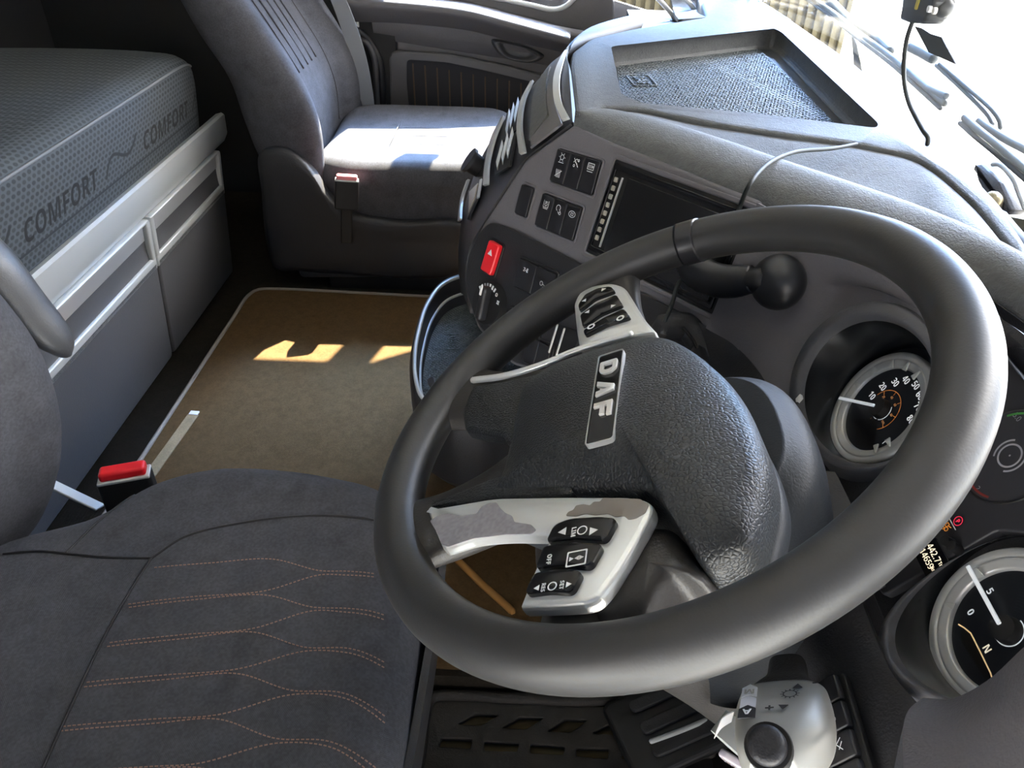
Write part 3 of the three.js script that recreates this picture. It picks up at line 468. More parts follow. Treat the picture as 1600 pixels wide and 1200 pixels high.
{
  const t = thing('steering_wheel', 'black leather four-spoke steering wheel with silver trim', 'steering wheel');
  const rim = new THREE.TorusGeometry(0.2025, 0.0183, 28, 160); put('rim', inF(rim, TW), M.rim, t);
  // seams: tape wrapped round the rim at the far side
  const tapeA = 1.78 + 0.16;
  const arcPart = (a0, a1, r, n = 20) => { const P = []; for (let i = 0; i <= n; i++) { const a = a0 + (a1 - a0) * i / n; P.push(Array.from({ length: 24 }, (_, j) => { const w = j / 24 * Math.PI * 2, R = 0.2025 + Math.cos(w) * r; return [R * Math.cos(a), R * Math.sin(a), Math.sin(w) * r]; })); } return gridGeo(P, true, false, true, true); };
  { const q = [[-.1918, 0.0348]][0]; const a = Math.atan2(q[1], q[0]); put('tape_wrap', inF(arcPart(a - 0.045, a + 0.045, 0.0192, 8), TW), mat([0.02, 0.02, 0.022], 0.3), t); }
  // hub pad
  const padOut = spline([[-.0268, -.1092], [-.0585, -.1085], [-.0751, -.0885], [-.0789, -.0593], [-.0792, -.0364], [-.0764, -.0031], [-.0647, 0.0184], [-.0437, 0.0363], [-.0171, 0.0527], [0.0094, 0.0653], [0.0411, 0.0756], [0.0721, 0.0812], [0.096, 0.0819], [0.1189, 0.0769], [0.1416, 0.0687], [0.1487, 0.0564], [0.1502, 0.0438], [0.1288, 0.0319], [0.11, 0.0218], [0.0984, 0.007], [0.089, -.0195], [0.0803, -.0527], [0.071, -.0889], [0.0632, -.1105], [0.0473, -.1072], [0.0178, -.1066]], 140, true);
  let pc = [0, 0]; padOut.forEach((p) => { pc[0] += p[0] / padOut.length; pc[1] += p[1] / padOut.length; });
  put('hub_pad', inF(dome(padOut, pc, [[0.05, 0.024], [0.25, 0.0235], [0.45, 0.0215], [0.65, 0.0175], [0.8, 0.0125], [0.9, 0.008], [0.96, 0.003], [1, -0.006], [0.995, -0.03], [0.9, -0.04], [0.05, -0.04]]), TW), M.pad, t);
  const back = padOut.map((p) => [pc[0] + (p[0] - pc[0]) * 0.96, pc[1] + (p[1] - pc[1]) * 0.96]);
  put('hub_back', inF(dome(back, pc, [[0.1, -0.025], [1.02, -0.025], [1.04, -0.05], [0.9, -0.075], [0.1, -0.08]]), TW), M.shroud, t);
  // spokes
  const spoke = (name, secs, m, n = 24) => put(name, inF(loft(secs.map(([x, y, dx, dy, w, th, h]) => { const L = Math.hypot(dx, dy), ux = -dy / L, uy = dx / L; return Array.from({ length: 20 }, (_, j) => { const a = j / 20 * Math.PI * 2, c = Math.sign(Math.cos(a)) * Math.pow(Math.abs(Math.cos(a)), 0.6), s = Math.sign(Math.sin(a)) * Math.pow(Math.abs(Math.sin(a)), 0.75); return [x + ux * w * c, y + uy * w * c, h + s * th]; }); }), 40, n), TW), m, t);
  for (const s of [-1, 1]) spoke('spoke', [[s * 0.03, -0.06, s * 0.25, -1, 0.05, 0.016, -0.008], [s * 0.052, -0.105, s * 0.35, -1, 0.034, 0.016, -0.014], [s * 0.068, -0.145, s * 0.4, -1, 0.031, 0.015, -0.012], [s * 0.078, -0.175, s * 0.4, -1, 0.034, 0.0135, -0.006], [s * 0.083, -0.189, s * 0.4, -1, 0.036, 0.012, -0.003]], M.spoke);
  for (const s of [-1, 1]) spoke('spoke', [[s * 0.06, -0.03, s, -0.05, 0.045, 0.016, -0.03], [s * 0.11, -0.035, s, -0.05, 0.03, 0.015, -0.024], [s * 0.15, -0.038, s, 0, 0.022, 0.013, -0.02], [s * 0.178, -0.038, s, 0, 0.02, 0.013, -0.014], [s * 0.192, -0.038, s, 0, 0.022, 0.012, -0.008]], M.rim);
  // spoke covers and silver trim
  const mid0 = (q) => q.reduce((a, p) => [a[0] + p[0] / q.length, a[1] + p[1] / q.length], [0, 0]);
  const cover = [[-.078, -.1603], [-.0692, -.1232], [-.0657, -.0918], [-.0122, -.0768], [0.0227, -.0978], [0.0024, -.1123], [-.0184, -.1521], [-.0448, -.1619]];
  put('spoke_cover', inF(slab(poly(cover, 0.005), 0.014, 0.004), sub(TW, 0, 0, -0.009)), M.pad, t);
  const lower = [[0.0651, -.1596], [0.0606, -.1327], [0.0567, -.1028], [0.0722, -.0864], [0.082, -.0552], [0.0727, -.1017], [0.0704, -.1278], [0.0704, -.1578]];
  const trimNear = [[0.0691, -.1583], [0.0717, -.1274], [0.0736, -.1005], [0.0863, -.0498], [0.1007, 0.0026], [0.1072, 0.0153], [0.1152, 0.0192], [0.1296, 0.0136], [0.1501, 0.004], [0.1691, -.0077], [0.1745, -.0148], [0.1731, -.0325], [0.1693, -.0611], [0.1434, -.0557], [0.1194, -.0483], [0.1108, -.0832], [0.1076, -.1085], [0.1102, -.1282], [0.1103, -.1323], [0.0921, -.1443]];
  put('silver_trim', inF(slab(poly(trimNear, [0.002, 0.01, 0.01, 0.01, 0.01, 0.01, 0.006, 0.01, 0.01, 0.01, 0.01, 0.01, 0.003, 0.004, 0.006, 0.01, 0.01, 0.01, 0.002, 0.006]), 0.012, 0.004), sub(TW, 0, 0, -0.002)), M.wornSilver, t);
  put('worn_patch', inF(slab(poly([[0.0832, -.1501], [0.0799, -.1445], [0.0798, -.1358], [0.0855, -.1223], [0.0869, -.1099], [0.0812, -.1077], [0.0792, -.102], [0.0804, -.0956], [0.0867, -.0912], [0.0925, -.0859], [0.0962, -.0802], [0.1024, -.077], [0.1053, -.0698], [0.1078, -.0637], [0.1131, -.059], [0.1154, -.0623], [0.1113, -.0818], [0.1087, -.1069], [0.1112, -.1265], [0.1076, -.1328], [0.0973, -.1391]], 0.0015), 0.0005), sub(TW, 0, 0, 0.0099)), M.worn, t);
  put('worn_patch', inF(slab(poly([[0.1066, -.0393], [0.1038, -.0379], [0.1031, -.0345], [0.0998, -.0331], [0.1001, -.0278], [0.1024, -.0231], [0.0999, -.0208], [0.1011, -.0163], [0.0983, -.0149], [0.1061, 0.01], [0.1118, 0.016], [0.1181, 0.0139], [0.1206, 0.0085], [0.1204, 0.0037], [0.1167, 0.0006], [0.1163, -.0048], [0.1124, -.0101], [0.1113, -.0187], [0.1085, -.0254], [0.1089, -.0319]], 0.0012), 0.0005), sub(TW, 0, 0, 0.0099)), M.worn2, t);
  const band = [[0.0621, -.1618], [0.0551, -.1371], [0.0492, -.1073], [0.0506, -.092], [0.083, -.0373], [0.0836, -.0512], [0.0708, -.1023], [0.0689, -.1294]];
  put('lower_cover', inF(slab(poly(band, 0.004), 0.012, 0.004), sub(TW, 0, 0, -0.005)), M.pad, t);
  // dark front flank of the near spoke, falling away from the silver trim
  const fl = [[0.1084, 0.0157], [0.1147, 0.0247], [0.1323, 0.035], [0.1501, 0.0434], [0.1553, 0.0416], [0.1543, 0.0287], [0.1613, 0.0217], [0.1761, 0.0133], [0.184, 0.0066], [0.1735, -.0265], [0.158, -.0185], [0.1358, -.0067], [0.1087, 0.0014]];
  put('spoke_flank', inF(dome(spline(fl, 80, true), mid0(fl), [[0.05, 0.002], [0.5, 0.0], [0.75, -0.005], [0.92, -0.013], [1, -0.026], [1, -0.05], [0.05, -0.05]]), TW), M.spoke, t);
  // far trim: thin silver edge and the phone pod
  put('edge_trim', inF(tube([[-.0811, -.1578], [-.0724, -.1234], [-.0717, -.0858], [-.0756, -.0628], [-.0767, -.04], [-.0749, -.0103]].map((p, i) => [p[0], p[1], 0.007]), 0.0032, 50, 6), TW), M.wornSilver, t);
  const farPod = [[-.1602, -.0731], [-.1757, -.0686], [-.179, -.0561], [-.1725, -.0363], [-.158, -.0228], [-.1275, -.0118], [-.0985, -.0016], [-.0696, 0.012], [-.078, -.0113], [-.0801, -.0365], [-.0793, -.0565], [-.1076, -.0631]];
  put('far_pod', inF(slab(poly(farPod, 0.008), 0.016, 0.004), sub(TW, 0, 0, -0.012)), M.wornSilver, t);
  const btn = (pts, label, marks) => { const b = put('button', inF(slab(poly(pts, 0.004), 0.007, 0.002), sub(TW, 0, 0, 0.0085)), M.gloss, t); if (label) b.userData.label = label; return b; };
  // near pod: three rockers
  const rocker = [[[0.1161, -.0441], [0.1136, -.0335], [0.1172, -.013], [0.1215, -.0015], [0.1362, -.0079], [0.1301, -.0283], [0.1286, -.0478]], [[0.1313, -.0487], [0.1326, -.028], [0.1387, -.0088], [0.1535, -.0153], [0.148, -.0342], [0.1477, -.0515]], [[0.1503, -.0519], [0.1507, -.0338], [0.1553, -.0198], [0.1685, -.0249], [0.1649, -.0398], [0.1643, -.0557]]];
  const mark = (parent, g, u, v, h, turn = 0) => put('symbol', inF(g, sub(TW, u, v, h, turn)), M.print, parent);
  const mid = (q) => q.reduce((a, p) => [a[0] + p[0] / q.length, a[1] + p[1] / q.length], [0, 0]);
  const up = [[0.129, -.0247], [0.1224, -.0255]], upA = Math.atan2(-(up[1][0] - up[0][0]), up[1][1] - up[0][1]);   // which way the print stands
  const flat = (s) => new THREE.ShapeGeometry(s);
  const disc = (r0, r1) => new THREE.RingGeometry(r0, r1, 24);
  const tx = (s, k, bold = true) => { const g = text(s, k, 0.0002, bold); return g; };
  { const q = rocker[0], b = btn(q); const m = [[0.1243, -.0366], [0.1285, -.0151], [0.1264, -.0257]];
    mark(b, flat(arrowShape(0.0055)), ...m[0], 0.0158, -Math.PI / 2); mark(b, flat(arrowShape(0.0055)), ...m[1], 0.0158, Math.PI / 2); b.children.forEach((c) => 0);
    mark(b, disc(0.0026, 0.0034), m[2][0], m[2][1] + 0.0028, 0.0158); mark(b, tx('LIM', 0.003), m[2][0], m[2][1] - 0.0028, 0.0157); }
  { const q = rocker[1], b = btn(q); const m = [[0.1436, -.0422], [0.1465, -.024]]; mark(b, tx('OFF', 0.003), m[0][0], m[0][1], 0.0157, 0); const fr = rr(0.011, 0.013, 0.001); fr.holes.push(rr(0.009, 0.011, 0.001)); mark(b, flat(fr), ...m[1], 0.0158); for (const k of [-1, 0, 1]) mark(b, flat(arrowShape(0.003)), m[1][0], m[1][1] + k * 0.0032, 0.0158, k ? 1.57 : -1.57); }
  { const q = rocker[2], b = btn(q); const m = [[0.1632, -.0427], [0.1636, -.0309], [0.1633, -.037]]; mark(b, tx('RES', 0.0026), m[0][0], m[0][1], 0.0157); mark(b, tx('SET', 0.0026), m[1][0], m[1][1], 0.0157); mark(b, disc(0.0022, 0.003), m[2][0], m[2][1], 0.0158); const e = [[0.1627, -.0473], [0.164, -.0264]]; mark(b, flat(arrowShape(0.0036)), e[0][0], e[0][1], 0.0158, -Math.PI / 2); mark(b, flat(arrowShape(0.0036)), e[1][0], e[1][1], 0.0158, Math.PI / 2); }
  // far pod: three curved rows
  const far = [[[-.1465, -.0646], [-.1599, -.0593], [-.1633, -.0471], [-.1588, -.0342], [-.1485, -.0291], [-.1476, -.0485], [-.1361, -.0621]], [[-.1283, -.0605], [-.1383, -.0463], [-.1414, -.0273], [-.1215, -.0198], [-.119, -.0395], [-.1087, -.0556]], [[-.1024, -.0543], [-.1113, -.0358], [-.1149, -.0181], [-.0992, -.0114], [-.1, -.0318], [-.0938, -.0515]]];
  far.forEach((q, i) => { const b = put('button', inF(slab(poly(q, 0.003), 0.006, 0.0015), sub(TW, 0, 0, 0.002)), M.gloss, t); const ends = [[q[0], q[3]], [q[0], q[2]], [q[0], q[2]]][i]; const c = mid(q); for (const s of [-1, 1]) { const e = s < 0 ? q[0] : q[3]; mark(b, i < 2 ? flat(arrowShape(0.0045)) : disc(0.002, 0.0036), c[0] + (e[0] - c[0]) * 0.62, c[1] + (e[1] - c[1]) * 0.62, 0.0083, s < 0 ? -Math.PI / 2 : Math.PI / 2); } });
  // badge
  const bp = [[-.0324, -.0245], [-.0342, -.0052], [0.0668, -.0033], [0.0618, -.0254]], bc = mid(bp);
  const bw = Math.hypot(bp[3][0] - bp[0][0], bp[3][1] - bp[0][1]), bh = Math.hypot(bp[1][0] - bp[0][0], bp[1][1] - bp[0][1]);
  const BF = sub(TW, bc[0], bc[1], 0.0225, 0);
  const badge = put('badge', inF(slab(rr(bw, bh, 0.003), 0.004, 0.001), sub(BF, 0, 0, -0.002)), M.gloss, t);
  const rs = rr(bw + 0.001, bh + 0.001, 0.003); rs.holes.push(rr(bw - 0.0006, bh - 0.0006, 0.0025));
  put('badge_rim', inF(slab(rs, 0.0042, 0), sub(BF, 0, 0, -0.0018)), M.silver, badge);
  const lh = bh * 0.7, Fm = M.letter, ld = 0.0022;
  const Dsh = poly([[0, 0], [lh * 0.75, 0], [lh * 1.05, lh * 0.3], [lh * 1.05, lh * 0.7], [lh * 0.75, lh], [0, lh]], lh * 0.12); Dsh.holes.push(poly([[lh * 0.3, lh * 0.25], [lh * 0.66, lh * 0.25], [lh * 0.74, lh * 0.4], [lh * 0.74, lh * 0.6], [lh * 0.66, lh * 0.75], [lh * 0.3, lh * 0.75]], lh * 0.04, THREE.Path));
  const Ash = poly([[0, 0], [lh * 0.52, lh], [lh * 0.95, lh], [lh * 1.15, 0], [lh * 0.82, 0], [lh * 0.78, lh * 0.22], [lh * 0.62, lh * 0.22], [lh * 0.74, lh * 0.42], [lh * 0.72, lh * 0.6], [lh * 0.36, 0]]);
  const Fsh = poly([[0, 0], [0, lh], [lh * 1.05, lh], [lh * 1.05, lh * 0.74], [lh * 0.32, lh * 0.74], [lh * 0.32, lh * 0.62], [lh * 0.95, lh * 0.62], [lh * 0.95, lh * 0.36], [lh * 0.32, lh * 0.36], [lh * 0.32, 0]]);
  [[Dsh, -bw * 0.38], [Ash, -bw * 0.15], [Fsh, bw * 0.1]].forEach(([s, x]) => put('letter', inF(slab(s, ld, 0.0004), sub(BF, x, -lh / 2, 0.002)), Fm, badge));
}

// ---------------------------------------------------------------- dashboard
const KF = frame([0.215, 0.585, -0.065], [0.76, 0, -0.65], [-0.226, 0.937, -0.264]);     // console face, turned towards the driver
const GF = frame([0.6, 0.541, -0.237], [1, 0, 0], [0, 0.86603, -0.5]);                  // instrument face
// printed symbols: one sheet of small drawings
const iconMat = (() => {
  const cv = document.createElement('canvas'); cv.width = cv.height = 1024; const c = cv.getContext('2d');
  c.strokeStyle = c.fillStyle = '#e6e8ea'; c.lineWidth = 11; c.lineCap = 'round'; c.lineJoin = 'round';
  const L = (...p) => { c.beginPath(); c.moveTo(p[0], p[1]); for (let i = 2; i < p.length; i += 2) c.lineTo(p[i], p[i + 1]); c.stroke(); };
  const O = (x, y, r, f) => { c.beginPath(); c.arc(x, y, r, 0, 7); f ? c.fill() : c.stroke(); };
  const T = (s, x, y, k) => { c.font = 'bold ' + k + 'px sans-serif'; c.textAlign = 'center'; c.textBaseline = 'middle'; c.fillText(s, x, y); };
  const D = [
    () => { O(128, 110, 46); for (let i = 0; i < 6; i++) { const a = i * 1.05; L(128 + 62 * Math.cos(a), 110 + 62 * Math.sin(a), 128 + 84 * Math.cos(a), 110 + 84 * Math.sin(a)); } L(60, 210, 196, 210); },
    () => { L(60, 60, 196, 200); L(60, 130, 128, 60, 196, 100); O(90, 190, 20); O(180, 80, 20); L(100, 120, 160, 150); },
    () => { c.strokeRect(50, 60, 156, 110); L(80, 90, 80, 140); L(115, 90, 115, 140); L(150, 90, 150, 140); O(180, 115, 14); L(60, 210, 196, 210); },
    () => { for (let i = 0; i < 4; i++) L(60 + i * 38, 60, 90 + i * 30, 200); L(50, 190, 206, 70); },
    () => { L(60, 60, 60, 190, 196, 190, 196, 60); O(128, 130, 30); L(95, 80, 160, 80); L(70, 215, 190, 215); },
    () => { c.beginPath(); c.arc(110, 110, 56, 2, 6.5); c.stroke(); L(150, 130, 200, 190); O(180, 200, 24); L(120, 180, 150, 210); },
    () => { c.beginPath(); c.ellipse(128, 128, 84, 58, 0, 0, 7); c.stroke(); c.strokeRect(98, 106, 60, 44); },
    () => { T('2-E', 128, 128, 110); },
    () => { c.beginPath(); c.arc(90, 120, 40, 0, 7); c.stroke(); L(130, 120, 210, 150, 190, 200); O(170, 190, 20); },
    () => { L(50, 200, 50, 90, 110, 60, 190, 60, 190, 150); O(90, 200, 24); O(190, 190, 24); L(120, 200, 160, 200); },
    () => { L(60, 190, 120, 60); L(60, 60, 200, 210); L(120, 130, 200, 70); L(150, 190, 210, 120); },
    () => { c.beginPath(); c.moveTo(128, 50); c.lineTo(215, 200); c.lineTo(41, 200); c.closePath(); c.fill(); },
    () => { O(128, 128, 80); T('P', 128, 132, 110); },
    () => { c.strokeRect(60, 60, 60, 70); O(150, 150, 36); O(90, 190, 22); L(120, 90, 190, 60); },
    () => { for (let i = 0; i < 12; i++) { const a = i * Math.PI / 6; L(128 + 62 * Math.cos(a), 128 + 62 * Math.sin(a), 128 + 84 * Math.cos(a), 128 + 84 * Math.sin(a)); } O(128, 128, 60); },
    () => { c.beginPath(); c.arc(128, 128, 90, 2.2, 4.1); c.stroke(); c.beginPath(); c.arc(128, 128, 90, 5.3, 7.2); c.stroke(); O(128, 128, 60); T('(!)', 128, 128, 56); },
  ];
  D.forEach((f, i) => { c.save(); c.translate((i % 4) * 256, Math.floor(i / 4) * 256); f(); c.restore(); });
  const t = new THREE.CanvasTexture(cv); t.colorSpace = THREE.SRGBColorSpace;
  const mk = (rgb, o = {}) => new THREE.MeshStandardMaterial({ color: new THREE.Color().setRGB(...rgb), map: t, transparent: true, roughness: 0.6, side: THREE.DoubleSide, ...o });
  return { white: mk([0.9, 0.9, 0.9]), dark: mk([0.03, 0.03, 0.03]), red: mk([1, 0.05, 0.1], { emissive: new THREE.Color(0.07, 0.002, 0.007), emissiveMap: t }), amber: mk([1, 0.4, 0.05], { emissive: new THREE.Color(0.05, 0.017, 0.002), emissiveMap: t }) };
})();
function icon(k, w, F, m, parent, name = 'symbol') { const g = new THREE.PlaneGeometry(w, w), u = g.attributes.uv; for (let i = 0; i < 4; i++) u.setXY(i, (k % 4 + u.getX(i)) / 4, 1 - (Math.floor(k / 4) + 1 - u.getY(i)) / 4); return put(name, g.applyMatrix4(F), m, parent, true); }
const flatXZ = (list) => list.map((p) => [p[0], -p[2]]);
{
  const t = thing('dashboard', 'grey wraparound truck dashboard with recessed top tray', 'dashboard');
  const HF = frame([0, 0.58, 0], [1, 0, 0], [0, 0, -1]);
  const out = flatXZ([[0.3532, 0.62, -.3937], [0.3077, 0.62, -.4039], [0.1952, 0.62, -.418], [0.0886, 0.62, -.4182], [0.034, 0.62, -.4065], [-.0038, 0.62, -.3493], [-.0381, 0.62, -.2508], [-.0812, 0.62, -.1565], [-.1385, 0.62, -.0706], [-.143, 0.62, -.0136], [-.0886, 0.62, 0.029], [-.2004, 0.62, 0.0302], [-.38, 0.62, 0.0306], [-.4905, 0.62, 0.0236], [-.6086, 0.62, -.016], [-.7101, 0.62, -.1073], [-.853, 0.62, -.2812], [-1.28, 0, -0.33], [-1.28, 0, -0.45], [-0.87, 0, -0.475], [-0.45, 0, -0.49], [-0.2, 0, -0.482], [0.05, 0, -0.462], [0.2, 0, -0.447], [0.34, 0, -0.415]]);
  const inner = [[-.6345, 0.578, -.0674], [-.8019, 0.578, -.4306], [-.7661, 0.578, -.4403], [-.2056, 0.578, -.4197], [-.1882, 0.578, -.4023], [-.2352, 0.578, -.2708], [-.278, 0.578, -.0886], [-.3311, 0.578, -.056]];
  const hole = flatXZ([[-.5449, 0.62, -.044], [-.7595, 0.62, -.4186], [-.7096, 0.62, -.428], [-.0895, 0.62, -.4168], [-.0622, 0.62, -.4001], [-.1188, 0.62, -.2374], [-.1579, 0.62, -.0676], [-.207, 0.62, -.0391]]);
  const pad = poly(out, 0.02); pad.holes.push(poly(hole, 0.02, THREE.Path));
  put('top_pad', inF(slab(pad, 0.042, 0.009), HF), M.dashTop, t);
  { const a = spline(hole.map(([x, z]) => [x, 0.6, -z]), 120, true), b = spline(inner.map((p) => [p[0], 0.578, p[2]]), 120, true), mid2 = (k, y) => a.map((p, i) => [p[0] + (b[i][0] - p[0]) * k, y, p[2] + (b[i][2] - p[2]) * k]); put('tray_wall', gridGeo([mid2(-0.05, 0.6), mid2(0.1, 0.597), mid2(0.5, 0.588), mid2(0.85, 0.58), b, b.map((p) => [p[0] * 0.5 + inner[5][0] * 0.5, 0.577, p[2] * 0.5 + (inner[0][2] + inner[3][2]) * 0.25])], true, false, false, true), M.dashTop, t); }
  const liner = put('tray_liner', inF(slab(poly(flatXZ([[-.6218, 0.581, -.0714], [-.7466, 0.581, -.3883], [-.2036, 0.581, -.3962], [-.2354, 0.581, -.2702], [-.2748, 0.581, -.0879], [-.3284, 0.581, -.06]]), 0.015), 0.005, 0.001), sub(HF, 0, 0, -0.003)), M.trayMat, t);
  { const ol = flatXZ([[-.6113, 0.581, -.0733], [-.7344, 0.581, -.3857], [-.2068, 0.581, -.3951], [-.2423, 0.581, -.2717], [-.2822, 0.581, -.0886], [-.3325, 0.581, -.0625]]); const rb = put('tray_ribs', clipped(ol, 0.0085, [0.35, 2.2], 0.0035, 0.0016, (g) => inF(g, sub(HF, 0, 0, 0.0015))), M.trayMat, liner); rb.userData.kind = 'stuff'; }
  { const lg = [[-.4457, 0.583, -.1062]][0], LF = frame([lg[0], 0.5838, lg[2]], [0.75, 0, -0.1], [0.1, 0, -1]); const s = rr(0.075, 0.045, 0.006); s.holes.push(rr(0.069, 0.039, 0.004)); put('emblem', [inF(slab(s, 0.002, 0.0005), LF), inF(text('DAF', 0.022, 0.002), LF)], M.trayMat, liner); }
  // padded brow over the console and the instruments
  const lo = [[0.0573, 0.6564, 0.035], [0.1153, 0.6518, -.0123], [0.1934, 0.6509, -.0787], [0.2415, 0.6508, -.1198], [0.2971, 0.648, -.1745], [0.3535, 0.648, -.2268], [0.3961, 0.648, -.2703], [0.4399, 0.648, -.3004], [0.4905, 0.648, -.3148], [0.5542, 0.648, -.3251]];
  const hi = [[0.0586, 0.664, 0.0339], [0.0201, 0.664, 0.0006], [0.0404, 0.664, -.0488], [0.1144, 0.664, -.1269], [0.1921, 0.664, -.1935], [0.2595, 0.664, -.2526], [0.319, 0.664, -.2987], [0.3696, 0.664, -.3275], [0.4155, 0.664, -.3454], [0.4741, 0.664, -.3622]];
  const mix = (a, b, k, dy = 0, dz = 0) => a.map((p, i) => [p[0] + (b[i][0] - p[0]) * k, p[1] + (b[i][1] - p[1]) * k + dy, p[2] + (b[i][2] - p[2]) * k + dz]);
  put('brow_pad', sheet([mix(lo, hi, 0.25, -0.02, -0.004), mix(lo, hi, 0.02, -0.006), mix(lo, hi, 0.12, 0.007), mix(lo, hi, 0.45, 0.013), mix(lo, hi, 0.8, 0.009), mix(lo, hi, 1.0, -0.002), mix(lo, hi, 1.05, -0.02)], 0.006, 60, 30), M.dashTop, t);
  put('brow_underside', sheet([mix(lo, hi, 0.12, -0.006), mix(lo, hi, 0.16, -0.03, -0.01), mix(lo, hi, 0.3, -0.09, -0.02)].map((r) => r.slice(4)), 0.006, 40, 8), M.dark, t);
  const gr = [[-.1082, 0.618, 0.0228], [-.1509, 0.618, -.0239], [-.1488, 0.618, -.0718], [-.0909, 0.618, -.1584], [-.0502, 0.618, -.2541], [-.0154, 0.618, -.3536], [0.0255, 0.618, -.4103], [0.0829, 0.618, -.4219], [0.1994, 0.618, -.4204], [0.3491, 0.618, -.3965]];
  const dips = [0, -0.002, -0.008, -0.022, -0.036, -0.04, -0.034, -0.022, -0.012, -0.005];
  put('storage_shelf', sheet([mix(hi, gr, 0.0, -0.01), mix(hi, gr, 0.25, -0.015).map((p, i) => [p[0], p[1] + dips[i], p[2]]), mix(hi, gr, 0.6, -0.004).map((p, i) => [p[0], p[1] + dips[i] * 0.8, p[2]]), mix(hi, gr, 0.92, -0.006), mix(hi, gr, 1.0, -0.004)], 0.006, 50, 24), M.dashTop, t);
  // console face
  put('console_panel', inF(slab(poly([[-.183, 0.0774], [-.1107, 0.0726], [-.0082, 0.0715], [0.1061, 0.0691], [0.1121, -.0621], [0.1049, -.0731], [0.0901, -.1303], [0.0188, -.1976], [-.159, -.2524], [-.2495, -.2372], [-.3021, -.1965], [-.3153, -.146], [-.299, -.095], [-.2516, 0.0132]], 0.008), 0.03, 0.005), sub(KF, 0, 0, -0.03)), M.fascia, t);
  // console rear end
  const R = [[0.0505, 0.6567, 0.0364], [0.0347, 0.6287, 0.0636], [0.0167, 0.5959, 0.0951], [0.0089, 0.5438, 0.1272], [0.005, 0.494, 0.1548], [0.004, 0.4565, 0.1741], [0.0186, 0.4163, 0.1812], [0.0555, 0.3723, 0.1711]], Le = [[-0.479, 0.632, 0.0325], [-.37, 0.627, 0.0579], [-.3, 0.5855, 0.1104], [-.3, 0.5359, 0.1482], [-.3, 0.4724, 0.1845], [-.3, 0.3742, 0.2142], [-.3, 0.2954, 0.2233], [-.3, 0.2189, 0.2227]];
  put('console_end', sheet(R.map((r, i) => { const l = Le[i], m = (k, dz = 0) => [r[0] + (l[0] - r[0]) * k, r[1] + (l[1] - r[1]) * k, r[2] + (l[2] - r[2]) * k + dz]; return [m(0), m(0.33), m(0.66), m(1), [l[0] - 0.2, l[1] - 0.01, l[2] - 0.05], [l[0] - 0.5, l[1] - 0.03, l[2] - 0.2]]; }), 0.008, 30, 40), M.dark, t);
  put('end_trim', sheet([[[-.4247, 0.6359, 0.0339], [-.2967, 0.6382, 0.0443], [-.2121, 0.6393, 0.0489], [-.0791, 0.6452, 0.0486], [0.0516, 0.6599, 0.0401]], [[-.4107, 0.6367, 0.0403], [-.3037, 0.6362, 0.0531], [-.2246, 0.6357, 0.0584], [-.0927, 0.6401, 0.0575], [0.0422, 0.6534, 0.049]]], 0.004, 24, 3), M.satin, t);
  put('end_cover', sheet([[[-.4007, 0.6338, 0.0408], [-.2963, 0.6331, 0.0531], [-.2186, 0.6327, 0.058], [-.0917, 0.6371, 0.0565], [0.0428, 0.6497, 0.0485]], [[-.3624, 0.6276, 0.0636], [-.3026, 0.6148, 0.0803], [-.2012, 0.6117, 0.0854], [-.0759, 0.6106, 0.0876], [0.0226, 0.6106, 0.0879]]], 0.003, 24, 4), M.fascia, t);
  put('cubby', sheet([[[-.3269, 0.6317, 0.0626], [-.2576, 0.6282, 0.0682], [-.1452, 0.6293, 0.0693], [-.0467, 0.6344, 0.0659]], [[-.3237, 0.6179, 0.0763], [-.2463, 0.6091, 0.088], [-.1136, 0.6083, 0.0899], [-.0127, 0.6084, 0.0901]]], 0.003, 16, 4), M.dashTop, t);
  put('vent_trim', sheet([[[-.3217, 0.6092, 0.0902], [-.2451, 0.6006, 0.1014], [-.1176, 0.5987, 0.1034], [0.0283, 0.6069, 0.0942]], [[-.3267, 0.6057, 0.0945], [-.256, 0.5953, 0.1078], [-.1334, 0.5906, 0.1104], [0.0109, 0.5978, 0.102]]], 0.004, 20, 3), M.satin, t);
  put('vent_trim', sheet([[[-.2848, 0.5598, 0.137], [-.2379, 0.5429, 0.1477], [-.1641, 0.5251, 0.1543], [-.0693, 0.5229, 0.1507]], [[-.2966, 0.5539, 0.1419], [-.2642, 0.5315, 0.1559], [-.1894, 0.5137, 0.1621], [-.096, 0.5101, 0.1592]]], 0.004, 20, 3), M.satin, t);
  put('vent_trim', sheet([[[-.3042, 0.44, 0.2008], [-.318, 0.3998, 0.2137], [-.2164, 0.4002, 0.2085]], [[-.3346, 0.4254, 0.2072], [-.3546, 0.382, 0.221], [-.2976, 0.3603, 0.2216]]], 0.004, 20, 3), M.satin, t);
  // fascia between console and instruments
  put('fascia', sheet([[[0.2798, 0.6483, -.1513], [0.2992, 0.583, -.136], [0.3122, 0.5171, -.115]], [[0.3087, 0.6429, -.1791], [0.3309, 0.586, -.1702], [0.3466, 0.5108, -.1469]], ...[[0.03, 0.040], [0.006, 0.032]].map(([dr, hh]) => [75, 160, 250].map((d) => { const a = d * Math.PI / 180, k = 0.1 + 0.9 * (0.5 + 0.5 * Math.cos(a - 3.1)); return ptF(GF, -0.117 + (dr + 0.0575 + 0.0305 * (0.08 + 0.92 * k)) * 1.03 * Math.cos(a), 0.006 + (dr + 0.0575 + 0.0305 * (0.08 + 0.92 * k)) * Math.sin(a), hh * k); }))], 0.008, 24, 24, true), M.fascia, t);
